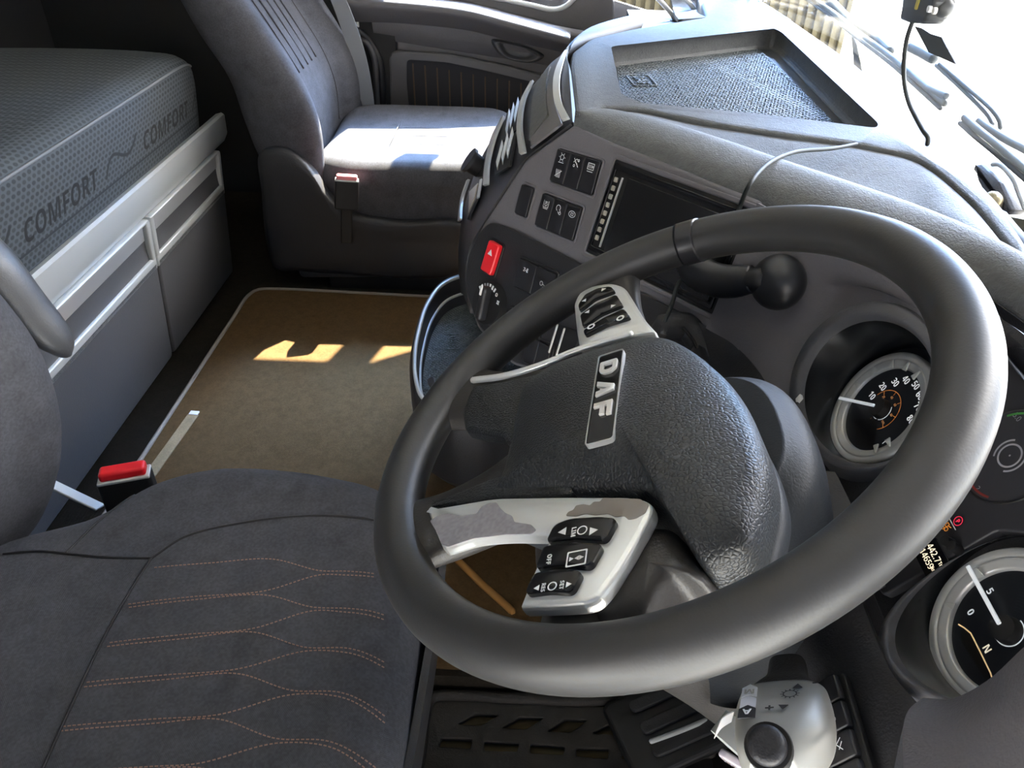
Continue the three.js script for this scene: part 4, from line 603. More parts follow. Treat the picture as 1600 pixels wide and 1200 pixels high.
  put('lower_panel', sheet([[[0.2301, 0.512, -.0479], [0.2742, 0.5148, -.087], [0.3083, 0.5147, -.1161], [0.3466, 0.5108, -.1469], [0.4042, 0.5077, -.1601], [0.4685, 0.5132, -.1632], [0.5247, 0.5251, -.1701]], [[0.2408, 0.4622, -.0214], [0.2951, 0.4766, -.0749], [0.3333, 0.4733, -.106], [0.3709, 0.4673, -.1352], [0.4663, 0.485, -.1354], [0.5129, 0.4945, -.1409], [0.5619, 0.5104, -.1501]], [[0.2689, 0.4051, -.0091], [0.3182, 0.4054, -.0515], [0.3764, 0.4078, -.1025], [0.4126, 0.3942, -.1268], [0.5439, 0.4678, -.1139], [0.5829, 0.4852, -.1239], [0.6215, 0.5054, -.1356]]], 0.008, 30, 16), M.dark, t);
  put('panel_joint', tube([[0.3666, 0.5213, -.1573], [0.3682, 0.5044, -.1504], [0.3726, 0.4859, -.145]], 0.0012, 10, 5), M.black, t);
  put('knee_panel', [box(-0.62, 0.3, 0.02, 0.36, -0.5, -0.05), box(0.3, 1.1, 0.1, 0.40, -0.5, -0.3), box(0.3, 1.1, 0.39, 0.57, -0.5, -0.36), box(-1.28, -0.6, 0.05, 0.56, -0.5, -0.15)], M.dark, t);
}
{
  const t = thing('storage_bowl', 'dark rounded tray with pale rim and ribbed mat under the console', 'tray');
  const yr = 0.27, deep = 0, rim = [[-.276, 0.27, 0.1701], [-.2733, 0.27, 0.2091], [-.2396, 0.27, 0.2495], [-.1605, 0.27, 0.2728], [-.0476, 0.27, 0.2772], [0.029, 0.27, 0.2723], [0.0981, 0.27, 0.26], [0.1483, 0.27, 0.2404], [0.1803, 0.27, 0.1945], [0.1844, 0.27, 0.1391]].map((p) => [p[0], p[2]]);
  const full = spline([...rim, [0.24, 0.08], [0.16, 0.0], [0.0, -0.02]], 100, true), c = [0.04, 0.15];
  put('bowl', dome(full, c, [[0.05, -0.05], [0.6, -0.05], [0.8, -0.048], [0.86, -0.04], [0.88, -0.02], [0.915, 0.0], [0.94, 0.004], [0.97, 0.002], [1, -0.008], [1.0, -0.05], [0.95, -0.13], [0.8, -0.16], [0.05, -0.16]], (u, v, h) => [u, yr + h, v]), M.dark, t);
  put('pale_rim', tube(full.map(([x, z]) => [c[0] + (x - c[0]) * 0.93, yr + 0.003, c[1] + (z - c[1]) * 0.93]), 0.0035, 140, 6, true), M.satin, t);
  put('inner_rim', tube(full.map(([x, z]) => [c[0] + (x - c[0]) * 0.875, yr - 0.024, c[1] + (z - c[1]) * 0.875]), 0.003, 140, 6, true), M.satin, t);
  const lin = put('ribbed_liner', dome(full.map(([x, z]) => [c[0] + (x - c[0]) * 0.86, c[1] + (z - c[1]) * 0.86]), c, [[0.05, -0.042], [0.9, -0.042], [0.97, -0.041], [1, -0.044], [0.9, -0.051], [0.05, -0.051]], (u, v, h) => [u, yr + h, v]), M.trayMat, t);
  { const FR = frame([0, yr - 0.0425, 0], [1, 0, 0], [0, 0, -1]); const rb = put('liner_ribs', clipped(full.map(([x, z]) => [c[0] + (x - c[0]) * 0.8, -(c[1] + (z - c[1]) * 0.8)]), 0.007, [0.5, 2.4], 0.003, 0.0015, (g) => inF(g, FR)), M.trayMat, lin); rb.userData.kind = 'stuff'; }
  const e = [[-.0856, 0.229, 0.2157]][0], LF = frame([e[0], 0.2295, e[2]], [1, 0, -0.1], [0.1, 0, -1]), s = rr(0.05, 0.026, 0.003); s.holes.push(rr(0.046, 0.022, 0.002)); put('emblem', [inF(slab(s, 0.002), LF), inF(text('DAF', 0.013, 0.002), LF)], M.trayMat, lin);
  const b = [[0.09, 0.268, 0.2279]][0]; put('rim_button', inF(slab(rr(0.022, 0.012, 0.006), 0.006, 0.002), frame([b[0], b[1] - 0.002, b[2]], [1, 0, -0.3], [0.3, 0.4, -1])), M.plasticBlue, t);
}
// ---------------------------------------------------------------- air vents on the console end
{
  const slats = [[[[-.2572, 0.5899, 0.1137], [-.1796, 0.5819, 0.1176]], [[-.2616, 0.5798, 0.1214], [-.1782, 0.5721, 0.1245]], [[-.2586, 0.57, 0.1286], [-.1725, 0.5637, 0.1302]]], [[[-.1266, 0.5809, 0.1168], [-.0546, 0.5686, 0.1226]], [[-.1364, 0.5696, 0.1248], [-.0592, 0.5572, 0.1301]], [[-.1341, 0.5582, 0.1325], [-.0692, 0.5452, 0.1382]]]];
  const names = ['upper black air vent with pale slats on the console end', 'lower black air vent with pale slats on the console end'];
  const backs = [[[[-.2639, 0.5928, 0.1061], [-.1341, 0.5847, 0.1108]], [[-.2978, 0.5607, 0.133], [-.1733, 0.5534, 0.1338]]], [[[-.1278, 0.5848, 0.1106], [-.017, 0.5713, 0.1159]], [[-.1571, 0.5506, 0.135], [-.0669, 0.5386, 0.1383]]]];
  slats.forEach((v, i) => { const t = thing('air_vent', names[i], 'vent', 'console air vents'); put('vent_back', sheet(backs[i], 0.003, 6, 4), M.black, t); for (const s of v) { const d = [s[1][0] - s[0][0], s[1][1] - s[0][1], s[1][2] - s[0][2]]; put('slat', sheet([s, s.map((p) => [p[0] - 0.022, p[1] + 0.003, p[2] + 0.003])], 0.003, 6, 3), M.satin, t); } });
  const k = [[-.2508, 0.4881, 0.1867]][0], t = thing('vent_knob', 'round black knob on the console end below the vents', 'knob');
  const KF2 = frame(k, [-1, 0, 0.1], [0, 0.8, -0.6]); const g = new THREE.CylinderGeometry(0.017, 0.019, 0.024, 28); g.rotateX(Math.PI / 2); put('knob', inF(g, KF2), M.black, t); const g2 = new THREE.CylinderGeometry(0.022, 0.022, 0.006, 28); g2.rotateX(Math.PI / 2); put('collar', inF(g2, sub(KF2, 0, 0, -0.012)), M.dark, t);
  const d = thing('side_display', 'small display panel low on the console end', 'display'); put('bezel', sheet([[[-.1451, 0.497, 0.1668], [-.0983, 0.4888, 0.1688]], [[-.2544, 0.4377, 0.1963], [-.1121, 0.4468, 0.1857]]], 0.004, 6, 4), M.dark, d); put('glass', sheet([[[-.1512, 0.4928, 0.173], [-.1174, 0.4838, 0.1752]], [[-.2198, 0.4503, 0.1933], [-.116, 0.456, 0.1856]]], 0.002, 6, 4), mat([0.25, 0.22, 0.17], 0.3), d); put('edge_strip', sheet([[[-.1416, 0.5041, 0.1661], [-.0793, 0.4985, 0.1659]], [[-.1508, 0.4983, 0.1699], [-.0877, 0.4926, 0.1696]]], 0.002, 6, 3), M.satin, d);
}
// ---------------------------------------------------------------- switches and radio on the console face
function bank(label, corners, n, icons, opts = {}) {      // corners: top left, top right, bottom right, bottom left on the face
  const t = thing('switch_bank', label, 'switches'), [a, b, c, d] = corners, cx = (a[0] + b[0] + c[0] + d[0]) / 4, cy = (a[1] + b[1] + c[1] + d[1]) / 4;
  const turn = Math.atan2(b[1] - a[1] + c[1] - d[1], b[0] - a[0] + c[0] - d[0]), w = (Math.hypot(b[0] - a[0], b[1] - a[1]) + Math.hypot(c[0] - d[0], c[1] - d[1])) / 2, h = (Math.hypot(a[0] - d[0], a[1] - d[1]) + Math.hypot(b[0] - c[0], b[1] - c[1])) / 2;
  const F = sub(KF, cx, cy, opts.h || 0, turn), ring = rr(w + 0.006, h + 0.006, 0.006); ring.holes.push(rr(w, h, 0.004));
  put('surround', inF(slab(ring, 0.003, 0.001), sub(F, 0, 0, -0.0008)), opts.surround || M.fascia, t);
  put('backing', inF(slab(rr(w, h, 0.004), 0.002), sub(F, 0, 0, -0.0008)), M.black, t);
  const sw = w / n;
  for (let i = 0; i < n; i++) { const x = -w / 2 + (i + 0.5) * sw, s = put('switch', inF(slab(rr(sw - 0.0006, h - 0.002, 0.002), 0.005, 0.0012), sub(F, x, 0, 0.0002)), M.switch, t); for (const [k, v, m] of icons[i] || []) icon(k, Math.min(sw * 0.8, 0.017), sub(F, x, v * h, 0.0054), m || iconMat.white, s); }
  return t;
}
bank('upper bank of three black switches left of the screen', [[-.1936, 0.0429], [-.1158, 0.0463], [-.1157, 0.0054], [-.1942, -.0017]], 3, [[[0, 0.25], [3, -0.2]], [[1, 0.25]], [[2, 0.25]]]);
bank('lower bank of three black switches left of the screen', [[-.1957, -.0177], [-.1221, -.0131], [-.1218, -.0569], [-.1962, -.0618]], 3, [[[4, 0.22]], [[5, 0.22]], [[6, 0.22]]]);
bank('single narrow blank switch left of the lower switch bank', [[-.2393, -.0191], [-.2143, -.0175], [-.2165, -.059], [-.2399, -.0597]], 1, [[]]);
{
  const t = thing('heater_panel', 'dark lower console panel with hazard button and rotary knob', 'control panel');
  put('panel', inF(slab(poly([[-.2808, -.086], [-.2363, -.0807], [-.099, -.0776], [0.004, -.0734], [0.1055, -.0713], [0.0903, -.1277], [0.0189, -.1939], [-.1562, -.2469], [-.245, -.231], [-.2957, -.1939], [-.3077, -.1462], [-.2985, -.1075]], 0.012), 0.006, 0.002), sub(KF, 0, 0, -0.002)), M.dark, t);
  const hz = [[-.2733, -.1112], [-.2407, -.1077], [-.234, -.1508], [-.2624, -.1515]], hc = hz.reduce((a, p) => [a[0] + p[0] / 4, a[1] + p[1] / 4], [0, 0]);
  put('hazard_bezel', inF(slab(rr(0.032, 0.052, 0.006), 0.003, 0.001), sub(KF, hc[0], hc[1], 0.003, -0.02)), M.black, t);
  const hb = put('hazard_button', inF(slab(rr(0.025, 0.045, 0.004), 0.010, 0.003), sub(KF, hc[0], hc[1], 0.003, -0.02)), M.red, t); hb.userData.label = 'bright red hazard button with triangle';
  icon(11, 0.015, sub(KF, hc[0], hc[1] + 0.008, 0.0133, -0.02), iconMat.white, hb);
  const kc = [[-.2295, -.19]][0]; const g = new THREE.CylinderGeometry(0.030, 0.032, 0.012, 48); g.rotateX(Math.PI / 2);
  const kn = put('rotary_dial', inF(g, sub(KF, kc[0], kc[1], 0.009)), M.black, t);
  put('grip', inF(bar(0.013, 0.05, 0.016, 0.005), sub(KF, kc[0], kc[1], 0.02, 0.12)), M.dark, kn); put('pointer', inF(bar(0.004, 0.014, 0.002, 0.0008), sub(KF, kc[0] - 0.003, kc[1] + 0.018, 0.0285, 0.12)), M.print, kn);
  const arc = []; for (let i = 0; i < 7; i++) { const a = 1.2 + i * 0.22; arc.push(inF(bar(0.006, 0.003, 0.0006, 0.0002), sub(KF, kc[0] + 0.0255 * Math.cos(a), kc[1] + 0.0255 * Math.sin(a), 0.0152, a))); } put('scale_marks', arc, M.print, kn);
  for (const [a, s] of [[0.9, 'O'], [0.45, 'II']]) put('scale_mark', inF(text(s, 0.005, 0.0003), sub(KF, kc[0] + 0.025 * Math.cos(a), kc[1] + 0.025 * Math.sin(a), 0.0151)), M.print, kn);
}
bank('dark switch pair right of the hazard button', [[-.1989, -.1086], [-.122, -.1036], [-.1264, -.1431], [-.1955, -.1493]], 2, [[[7, 0.2]], [[8, 0.0]]], { h: 0.004, surround: M.dark });
bank('dark small switch pair below, half hidden by wheel rim', [[-.19, -.1765], [-.1229, -.1673], [-.1251, -.1965], [-.1852, -.2054]], 2, [[], []], { h: 0.004, surround: M.dark });
bank('dark lower switch row seen through the wheel', [[-.1358, -.1968], [-.0877, -.1926], [-.094, -.2288], [-.1398, -.2326]], 2, [[], []], { h: 0.004, surround: M.dark });
{
  const t = thing('console_pocket', 'open dark pocket with pale edges below the console', 'pocket');
  const q = [[-.1019, -.1624], [-.059, -.1561], [-.0571, -.1987], [-.0956, -.203]]; const s = poly(q, 0.004); put('floor', inF(slab(s, 0.002), sub(KF, 0, 0, 0.003)), M.black, t);
  put('pale_edge', [tube([[0.1849, 0.4362, 0.0461], [0.1945, 0.4005, 0.0553]], 0.0016, 8, 5), tube([[0.1949, 0.437, 0.0371], [0.2046, 0.4015, 0.0462]], 0.0016, 8, 5)], M.satin, t);
}
{
  const t = thing('car_radio', 'black double-height touchscreen radio in the console', 'radio');
  const a = [[-.0958, 0.0575], [0.1024, 0.057], [0.1059, -.055], [-.0985, -.0627]], cx = (a[0][0] + a[1][0] + a[2][0] + a[3][0]) / 4, cy = (a[0][1] + a[1][1] + a[2][1] + a[3][1]) / 4, turn = Math.atan2(a[1][1] - a[0][1] + a[2][1] - a[3][1], a[1][0] - a[0][0] + a[2][0] - a[3][0]);
  const w = (Math.hypot(a[1][0] - a[0][0], a[1][1] - a[0][1]) + Math.hypot(a[2][0] - a[3][0], a[2][1] - a[3][1])) / 2, h = (Math.hypot(a[0][0] - a[3][0], a[0][1] - a[3][1]) + Math.hypot(a[1][0] - a[2][0], a[1][1] - a[2][1])) / 2, F = sub(KF, cx, cy, 0, turn);
  const ring = rr(w + 0.012, h + 0.012, 0.006); ring.holes.push(rr(w, h, 0.003)); put('frame', inF(slab(ring, 0.005, 0.0015), sub(F, 0, 0, -0.001)), M.fascia, t);
  put('bezel', inF(slab(rr(w, h, 0.003), 0.004, 0.001), sub(F, 0, 0, -0.0015)), M.black, t);
  const r2 = rr(w - 0.006, h - 0.008, 0.002); r2.holes.push(rr(w - 0.016, h - 0.022, 0.001)); put('inner_bezel', inF(slab(r2, 0.003, 0.001), sub(F, 0, 0, 0.002)), M.gloss, t);
  put('display', inF(slab(rr(w - 0.04, h - 0.026, 0.001), 0.002, 0.0005), sub(F, 0.010, -0.002, 0.003)), M.screen, t);
  const x0 = -w / 2 + 0.016; put('light_bar', inF(bar(0.0016, h - 0.03, 0.003, 0.0005), sub(F, x0 + 0.006, -0.002, 0.005)), M.satin, t);
  for (let i = 0; i < 8; i++) put('side_button', inF(bar(0.005, 0.006, 0.003, 0.001), sub(F, x0 - 0.003, h / 2 - 0.022 - i * (h - 0.044) / 7, 0.005)), mat([0.35, 0.33, 0.28], 0.5), t);
}

// ---------------------------------------------------------------- instruments
function dialTexture(draw) { const cv = document.createElement('canvas'); cv.width = cv.height = 768; const c = cv.getContext('2d'); const s = 768 / 0.112; c.fillStyle = '#0b0d11'; c.fillRect(0, 0, 768, 768); c.translate(384, 384); c.scale(s, -s); const P = (str, x, y, k, col = '#dfe4ea', turn = 0) => { c.save(); c.translate(x, y); c.scale(1 / s, -1 / s); c.rotate(-turn); c.fillStyle = col; c.font = 'bold ' + k * s + 'px sans-serif'; c.textAlign = 'center'; c.textBaseline = 'middle'; c.fillText(str, 0, 0); c.restore(); }; draw(c, P); const t = new THREE.CanvasTexture(cv); t.colorSpace = THREE.SRGBColorSpace; t.anisotropy = 4; return t; }
function gauge(t, name, u0, v0, tex, tip, label) {
  const F = sub(GF, u0, v0, 0), r = 0.0545;
  const g = put(name, new THREE.CircleGeometry(0.0525, 64).applyMatrix4(sub(F, 0, 0, 0.0006)), new THREE.MeshStandardMaterial({ map: tex, roughness: 0.35, emissive: new THREE.Color(0.035, 0.035, 0.035), emissiveMap: tex }), t, true); g.userData.label = label;
  const prof = [[0.0405, 0.0008], [0.041, 0.0035], [0.0425, 0.0042], [0.0465, 0.0052], [0.048, 0.0058], [0.0485, 0.0046], [0.049, 0.0062], [0.0535, 0.0068], [0.0555, 0.004], [0.0555, -0.004]];
  const P = prof.map(([rr_, h]) => Array.from({ length: 96 }, (_, i) => { const a = i / 96 * Math.PI * 2; return ptF(F, rr_ * Math.cos(a), rr_ * Math.sin(a), h); }));
  put('silver_ring', gridGeo(P, true), M.silver, g);
  const a = Math.atan2(tip[1] - v0, tip[0] - u0), L = 0.048;
  put('needle', inF(bar(L, 0.003, 0.0018, 0.0008), sub(sub(F, 0, 0, 0.0085, a), L / 2 + 0.002, 0, 0)), M.needle, g);
  const hub = new THREE.CylinderGeometry(0.0085, 0.0095, 0.007, 28); hub.rotateX(Math.PI / 2); put('needle_hub', inF(hub, sub(F, 0, 0, 0.0045)), M.black, g);
  return g;
}
{
  const t = thing('instrument_cluster', 'dark instrument cluster with two silver-ringed gauges', 'instruments');
  put('base_plate', inF(slab(rr(0.36, 0.2, 0.05, 0, 0.018), 0.012, 0.003), sub(GF, 0, 0, -0.014)), M.dark, t);
  // deep round hoods
  for (const s of [-1, 1]) {
    const F = sub(GF, s < 0 ? -0.117 : 0.113, 0.006, 0), wd = s < 0 ? 1.4 : 1;
    const ring = (r, h, n = 72) => Array.from({ length: n }, (_, i) => { const a = i / n * Math.PI * 2, k = h <= 0 ? 1 : (s < 0 ? 0.08 : 0) + 0.92 * Math.pow(0.5 + 0.5 * Math.cos(a - (s < 0 ? 3.1 : 4.95)), s < 0 ? 1 : 3); const q = 0.0575 + (r - 0.0575) * wd * ((s < 0 ? 0.08 : 0) + 0.92 * k); return ptF(F, q * Math.cos(a) * 1.03, q * Math.sin(a), h > 0 ? h * k : h); });
    put('hood', gridGeo([ring(0.0575, -0.002), ring(0.060, 0.02), ring(0.0635, 0.046)], true), M.gloss2, t);
    put('hood_ring', gridGeo([ring(0.0625, 0.046), ring(0.064, 0.053), ring(0.067, 0.055), ring(0.0745, 0.0535), ring(0.0775, 0.048), ring(0.079, 0.02), ring(0.08, -0.02)], true), M.hoodBand, t);
  }
  const gp = (p, s) => [p[0] - s * 0.117, p[1]];
  const d1 = dialTexture((c, P) => {
    c.lineWidth = 0.0008;
    const L = [[-.1418, -.002], [-.1411, 0.0115], [-.1336, 0.0238], [-.1262, 0.0334], [-.1122, 0.038], [-.0986, 0.0361], [-.0891, 0.0293], [-.0828, 0.018]].map((p) => gp(p, -1));
    L.forEach((p, i) => P(String((i + 1) * 10), p[0], p[1], 0.009, '#f4f6fa'));
    c.strokeStyle = '#c97a3a'; c.lineWidth = 0.0007; c.beginPath(); c.arc(0, 0, 0.0205, -1.9, 3.0); c.stroke();
    for (let i = 0; i < 6; i++) { const a = 2.6 - i * 0.75; c.beginPath(); c.moveTo(0.0205 * Math.cos(a), 0.0205 * Math.sin(a)); c.lineTo(0.0165 * Math.cos(a), 0.0165 * Math.sin(a)); c.stroke(); P(['20', '40', '60', '80', '100', '120'][i], 0.0142 * Math.cos(a), 0.0142 * Math.sin(a), 0.0034, '#c98a55'); }
    c.strokeStyle = '#e8edf2'; c.lineWidth = 0.0009; c.beginPath(); c.arc(0, 0, 0.0105, -2.6, 1.0); c.stroke();
    P('km/h', 0.002, -0.0145, 0.003, '#c98a55'); P('mph', -0.0005, 0.031 - 0.056, 0.0038, '#cfd5dc');
    const q = [[-.1339, -.0285], [-.1114, -.0082], [-.083, -.0255], [-.1052, -.0393]].map((p) => gp(p, -1)); c.fillStyle = '#030304'; c.beginPath(); q.forEach((p, i) => (i ? c.lineTo(...p) : c.moveTo(...p))); c.fill();
    const T = [[-.0827, -.0139], [-.0765, -.0153]].map((p) => gp(p, -1)); P('T', T[0][0], T[0][1], 0.006, '#e0e4e8'); c.fillStyle = '#ff2010'; c.beginPath(); c.arc(T[1][0], T[1][1], 0.0022, 0, 7); c.fill();
  });
  const gl = gauge(t, 'speedometer', -0.117, 0, d1, [[-.1587, -.0268]][0], 'speedometer dial with numbers 10 to 80');
  const ticks = (g, u0, list) => list.forEach(([u, v]) => { const a = Math.atan2(v, u - u0); put('scale_notch', inF(poly2([[0.0385, -0.0028], [0.047, -0.0006], [0.047, 0.0006], [0.0385, 0.0028]]), sub(sub(GF, u0, 0, 0.0052), 0, 0, 0, a)), M.satin, g); });
  function poly2(p) { return slab(poly(p, 0.0006), 0.0018, 0.0005); }
  ticks(gl, -0.117, [[-.1543, -.006], [-.1552, 0.0133], [-.1471, 0.031], [-.133, 0.0432], [-.1155, 0.048], [-.1524, -.023], [-.07, -.0241], [-.0623, -.0092]]);
  const d2 = dialTexture((c, P) => {
    const q = (l) => l.map((p) => gp(p, 1)); const L = q([[0.0898, -.0176], [0.0842, 0.0024]]);
    P('0', L[0][0], L[0][1], 0.0075); P('5', L[1][0], L[1][1], 0.0075); P('10', 0.014, 0.030, 0.0075); P('15', 0.029, 0.012, 0.0075); P('20', 0.031, -0.010, 0.0075);
    const r = q([[0.0924, -.0303], [0.0973, -.0275], [0.1035, -.025], [0.1183, -.0252], [0.1356, -.0257], [0.1401, -.0267], [0.1458, -.0304]]);
    c.fillStyle = '#050403'; c.beginPath(); c.moveTo(...r[0]); r.forEach((p) => c.lineTo(...p)); c.arc(0, 0, 0.036, -1.9, 2.6 - Math.PI * 2 + 0.9, true); c.fill();
    c.strokeStyle = '#ffd9a0'; c.lineWidth = 0.0011; c.beginPath(); r.forEach((p, i) => (i ? c.lineTo(...p) : c.moveTo(...p))); c.stroke();
    const n = q([[0.1195, -.0198]])[0]; P('N', n[0], n[1], 0.0078, '#fff3dc');
    c.strokeStyle = '#1d2126'; c.lineWidth = 0.0003; for (let i = 0; i < 8; i++) { c.beginPath(); c.arc(0, 0, 0.015 + i * 0.0022, 0.4, 2.4); c.stroke(); }
    c.strokeStyle = '#2f8a4a'; c.lineWidth = 0.0022; c.setLineDash([0.0008, 0.0006]); c.beginPath(); c.arc(0, 0, 0.0345, 0.3, 1.6); c.stroke(); c.setLineDash([]);
    c.strokeStyle = '#e8edf2'; c.lineWidth = 0.0009; c.beginPath(); c.arc(0, 0, 0.0105, -2.2, 1.8); c.stroke();
  });
  const gr = gauge(t, 'rev_counter', 0.117, 0, d2, [[0.0669, 0.0007]][0], 'rev counter dial with amber N display');
  ticks(gr, 0.117, [[0.0802, -.0267], [0.0668, 0.0046]]);
  // centre panel: tell-tales, trip display, small brake gauge
  put('centre_panel', inF(slab(poly([[-0.045, -0.07], [0.045, -0.07], [0.055, 0.03], [0.1, 0.075], [0.085, 0.105], [-0.085, 0.105], [-0.1, 0.075], [-0.055, 0.03]], 0.006), 0.010, 0.002), sub(GF, 0, 0, -0.004)), M.cluster, t);
  const ic = (k, p, w, m) => icon(k, w, sub(GF, p[0], p[1], 0.0066), m, t, 'tell_tale');
  const tt = [[0.0308, 0.0101], [0.0294, 0.0004]]; ic(12, tt[0], 0.011, iconMat.red); ic(13, tt[1], 0.0105, iconMat.amber);
  put('tell_tale_line', inF(bar(0.011, 0.0006, 0.0006, 0.0002), sub(GF, (tt[0][0] + tt[1][0]) / 2, (tt[0][1] + tt[1][1]) / 2, 0.0064, -0.02)), M.print, t);
  // trip display
  const lt = [[0.041, -.0171], [0.0416, -.0239], [0.0524, -.0165], [0.053, -.0232]];
  put('trip_display', inF(slab(rr(0.026, 0.021, 0.003), 0.0012, 0.0004), sub(GF, (lt[0][0] + lt[1][0]) / 2 + 0.002, (lt[0][1] + lt[1][1]) / 2, 0.0055)), M.gloss, t);
  const lcd = new THREE.MeshStandardMaterial({ color: 0xffe8c8, emissive: new THREE.Color(0.085, 0.07, 0.05) });
  put('trip_reading', [['442.7', 0.005], ['14659', 0.0048], ['Tri', 0.0028], ['km', 0.0027]].map(([w, k], i) => inF(text(w, k, 0.0002, false), sub(GF, lt[i][0], lt[i][1], 0.0068))), lcd, t);
  for (const p of [[0.0432, -.0027], [0.0498, -.0005]]) { const g = new THREE.CylinderGeometry(0.0038, 0.0042, 0.009, 20); g.rotateX(Math.PI / 2); put('reset_button', inF(g, sub(GF, p[0], p[1], 0.009)), M.black, t); }
  // brake air gauge with print
  const bc = [[0.0119, 0.0653]][0], cv = document.createElement('canvas'); cv.width = 512; cv.height = 512; const c = cv.getContext('2d'); c.fillStyle = '#2b2b30'; c.fillRect(0, 0, 512, 512); c.strokeStyle = '#9a9aa0'; c.lineWidth = 10; c.beginPath(); c.arc(256, 256, 62, 0, 7); c.stroke(); c.beginPath(); c.arc(256, 256, 86, 2.3, 4.0); c.stroke(); c.beginPath(); c.arc(256, 256, 86, 5.5, 7.2); c.stroke(); c.fillStyle = '#9a9aa0'; c.font = '40px sans-serif'; c.textAlign = 'center'; c.fillText('5.0', 90, 130); c.fillText('bar', 120, 410); c.fillText('0', 200, 470); c.fillText('2', 300, 490); c.font = 'bold 34px sans-serif'; c.fillText('⁕•⁕', 256, 268); c.strokeStyle = '#3f8a3a'; c.lineWidth = 12; c.beginPath(); c.arc(256, 256, 236, 3.6, 5.2); c.stroke(); c.strokeStyle = '#7a2018'; c.beginPath(); c.arc(256, 256, 236, 1.0, 1.9); c.stroke();
  const bt = new THREE.CanvasTexture(cv); bt.colorSpace = THREE.SRGBColorSpace;
  const bg = put('brake_gauge', new THREE.CircleGeometry(0.036, 48).applyMatrix4(sub(GF, bc[0], bc[1], 0.0068)), new THREE.MeshStandardMaterial({ map: bt, roughness: 0.5 }), t, true); bg.userData.label = 'small grey air pressure gauge with brake symbol';
  put('gauge_rim', inF(new THREE.TorusGeometry(0.0365, 0.0009, 6, 64), sub(GF, bc[0], bc[1], 0.0068)), M.black, bg);
  // surround of the cluster and lower right shroud
  const U = (u, v, h) => ptF(GF, u, v, h);
  put('shroud_top', sheet([[[-0.085, 0.1], [-0.07, 0.115], [-0.03, 0.125], [0.05, 0.125], [0.15, 0.105], [0.22, 0.06]].map(([u, v]) => U(u, v, 0.0)), [[-0.085, 0.1], [-0.07, 0.115], [-0.03, 0.125], [0.05, 0.125], [0.15, 0.1], [0.21, 0.06]].map(([u, v]) => U(u, v, 0.05))], 0.006, 30, 12), M.dark, t);
  put('lower_bridge', sheet([[U(-0.06, -0.05, 0.03), U(-0.03, -0.055, 0.02), U(0.0, -0.058, 0.016), U(0.03, -0.055, 0.02), U(0.06, -0.05, 0.03)], [U(-0.07, -0.07, 0.045), U(-0.03, -0.078, 0.035), U(0, -0.082, 0.03), U(0.03, -0.078, 0.035), U(0.07, -0.07, 0.045)], [U(-0.08, -0.12, 0.04), U(-0.03, -0.13, 0.03), U(0, -0.13, 0.03), U(0.03, -0.13, 0.03), U(0.08, -0.12, 0.04)]], 0.006, 20, 12), M.mid, t);
}
{
  const t = thing('lower_dash', 'grey lower dash panel to the right of the steering column', 'dash panel');
  put('side_panel', sheet([[[0.7675, 0.5267, -.1687], [0.7772, 0.5437, -.1785], [0.7785, 0.5661, -.1914], [0.7724, 0.6013, -.2083], [0.7684, 0.6299, -.2248]], [[0.7851, 0.5391, -.1493], [0.8009, 0.5576, -.16], [0.8076, 0.5831, -.1747], [0.81, 0.6169, -.1884], [0.8108, 0.6402, -.2019]], [[0.8196, 0.5439, -.1348], [0.8357, 0.564, -.1464], [0.848, 0.5905, -.1617], [0.8545, 0.6273, -.1714], [0.8602, 0.6497, -.1843]]], 0.008, 24, 14), M.fascia, t);
  put('column_panel', sheet([[[0.6333, 0.5135, -.1691], [0.6618, 0.5111, -.1678], [0.6967, 0.5097, -.167], [0.7343, 0.5102, -.1673], [0.7608, 0.5172, -.1713]], [[0.6414, 0.5003, -.1557], [0.6752, 0.4982, -.1546], [0.7071, 0.4981, -.1545], [0.7412, 0.5022, -.1569], [0.7712, 0.5127, -.1629]], [[0.6374, 0.4718, -.1393], [0.6793, 0.4728, -.1399], [0.7193, 0.478, -.1429], [0.7583, 0.4812, -.1448], [0.8025, 0.4888, -.1492]], [[0.6001, 0.4073, -.1251], [0.656, 0.4052, -.1239], [0.6975, 0.4179, -.1313], [0.7497, 0.4236, -.1346], [0.7962, 0.4327, -.1398]]], 0.008, 24, 20), M.dark, t);
}
{
  const o = [[0.7547, 0.4834, -.1275]][0], x = [[0.7555, 0.4967, -.1352]][0], y0 = [[0.7739, 0.4833, -.1275]][0], y1 = [[0.7302, 0.4848, -.1283]][0];
  const yv = [y1[0] - y0[0], y1[1] - y0[1], y1[2] - y0[2]], xv = [x[0] - o[0], x[1] - o[1], x[2] - o[2]];
  const F = frame(o, xv, yv), t = thing('rocker_panel', 'column of dark rocker switches below the rev counter', 'switches');
  const H = Math.hypot(...yv) / 100, W = Math.hypot(...xv) * 2.1;
  put('bezel', inF(slab(rr(W + 0.008, H * 175, 0.006, 0, -H * 15), 0.006, 0.002), sub(F, 0, 0, -0.005)), M.black, t);
  for (let i = 0; i < 4; i++) { const s = put('rocker', inF(slab(rr(W, H * 41, 0.003), 0.007, 0.002), sub(F, 0, H * (48 - i * 43), -0.001)), M.switch, t); if (i === 1 || i === 2) icon(i === 1 ? 9 : 10, W * 0.42, sub(F, W * 0.12, H * (48 - i * 43) + H * 4, 0.0064), iconMat.white, s); }
}
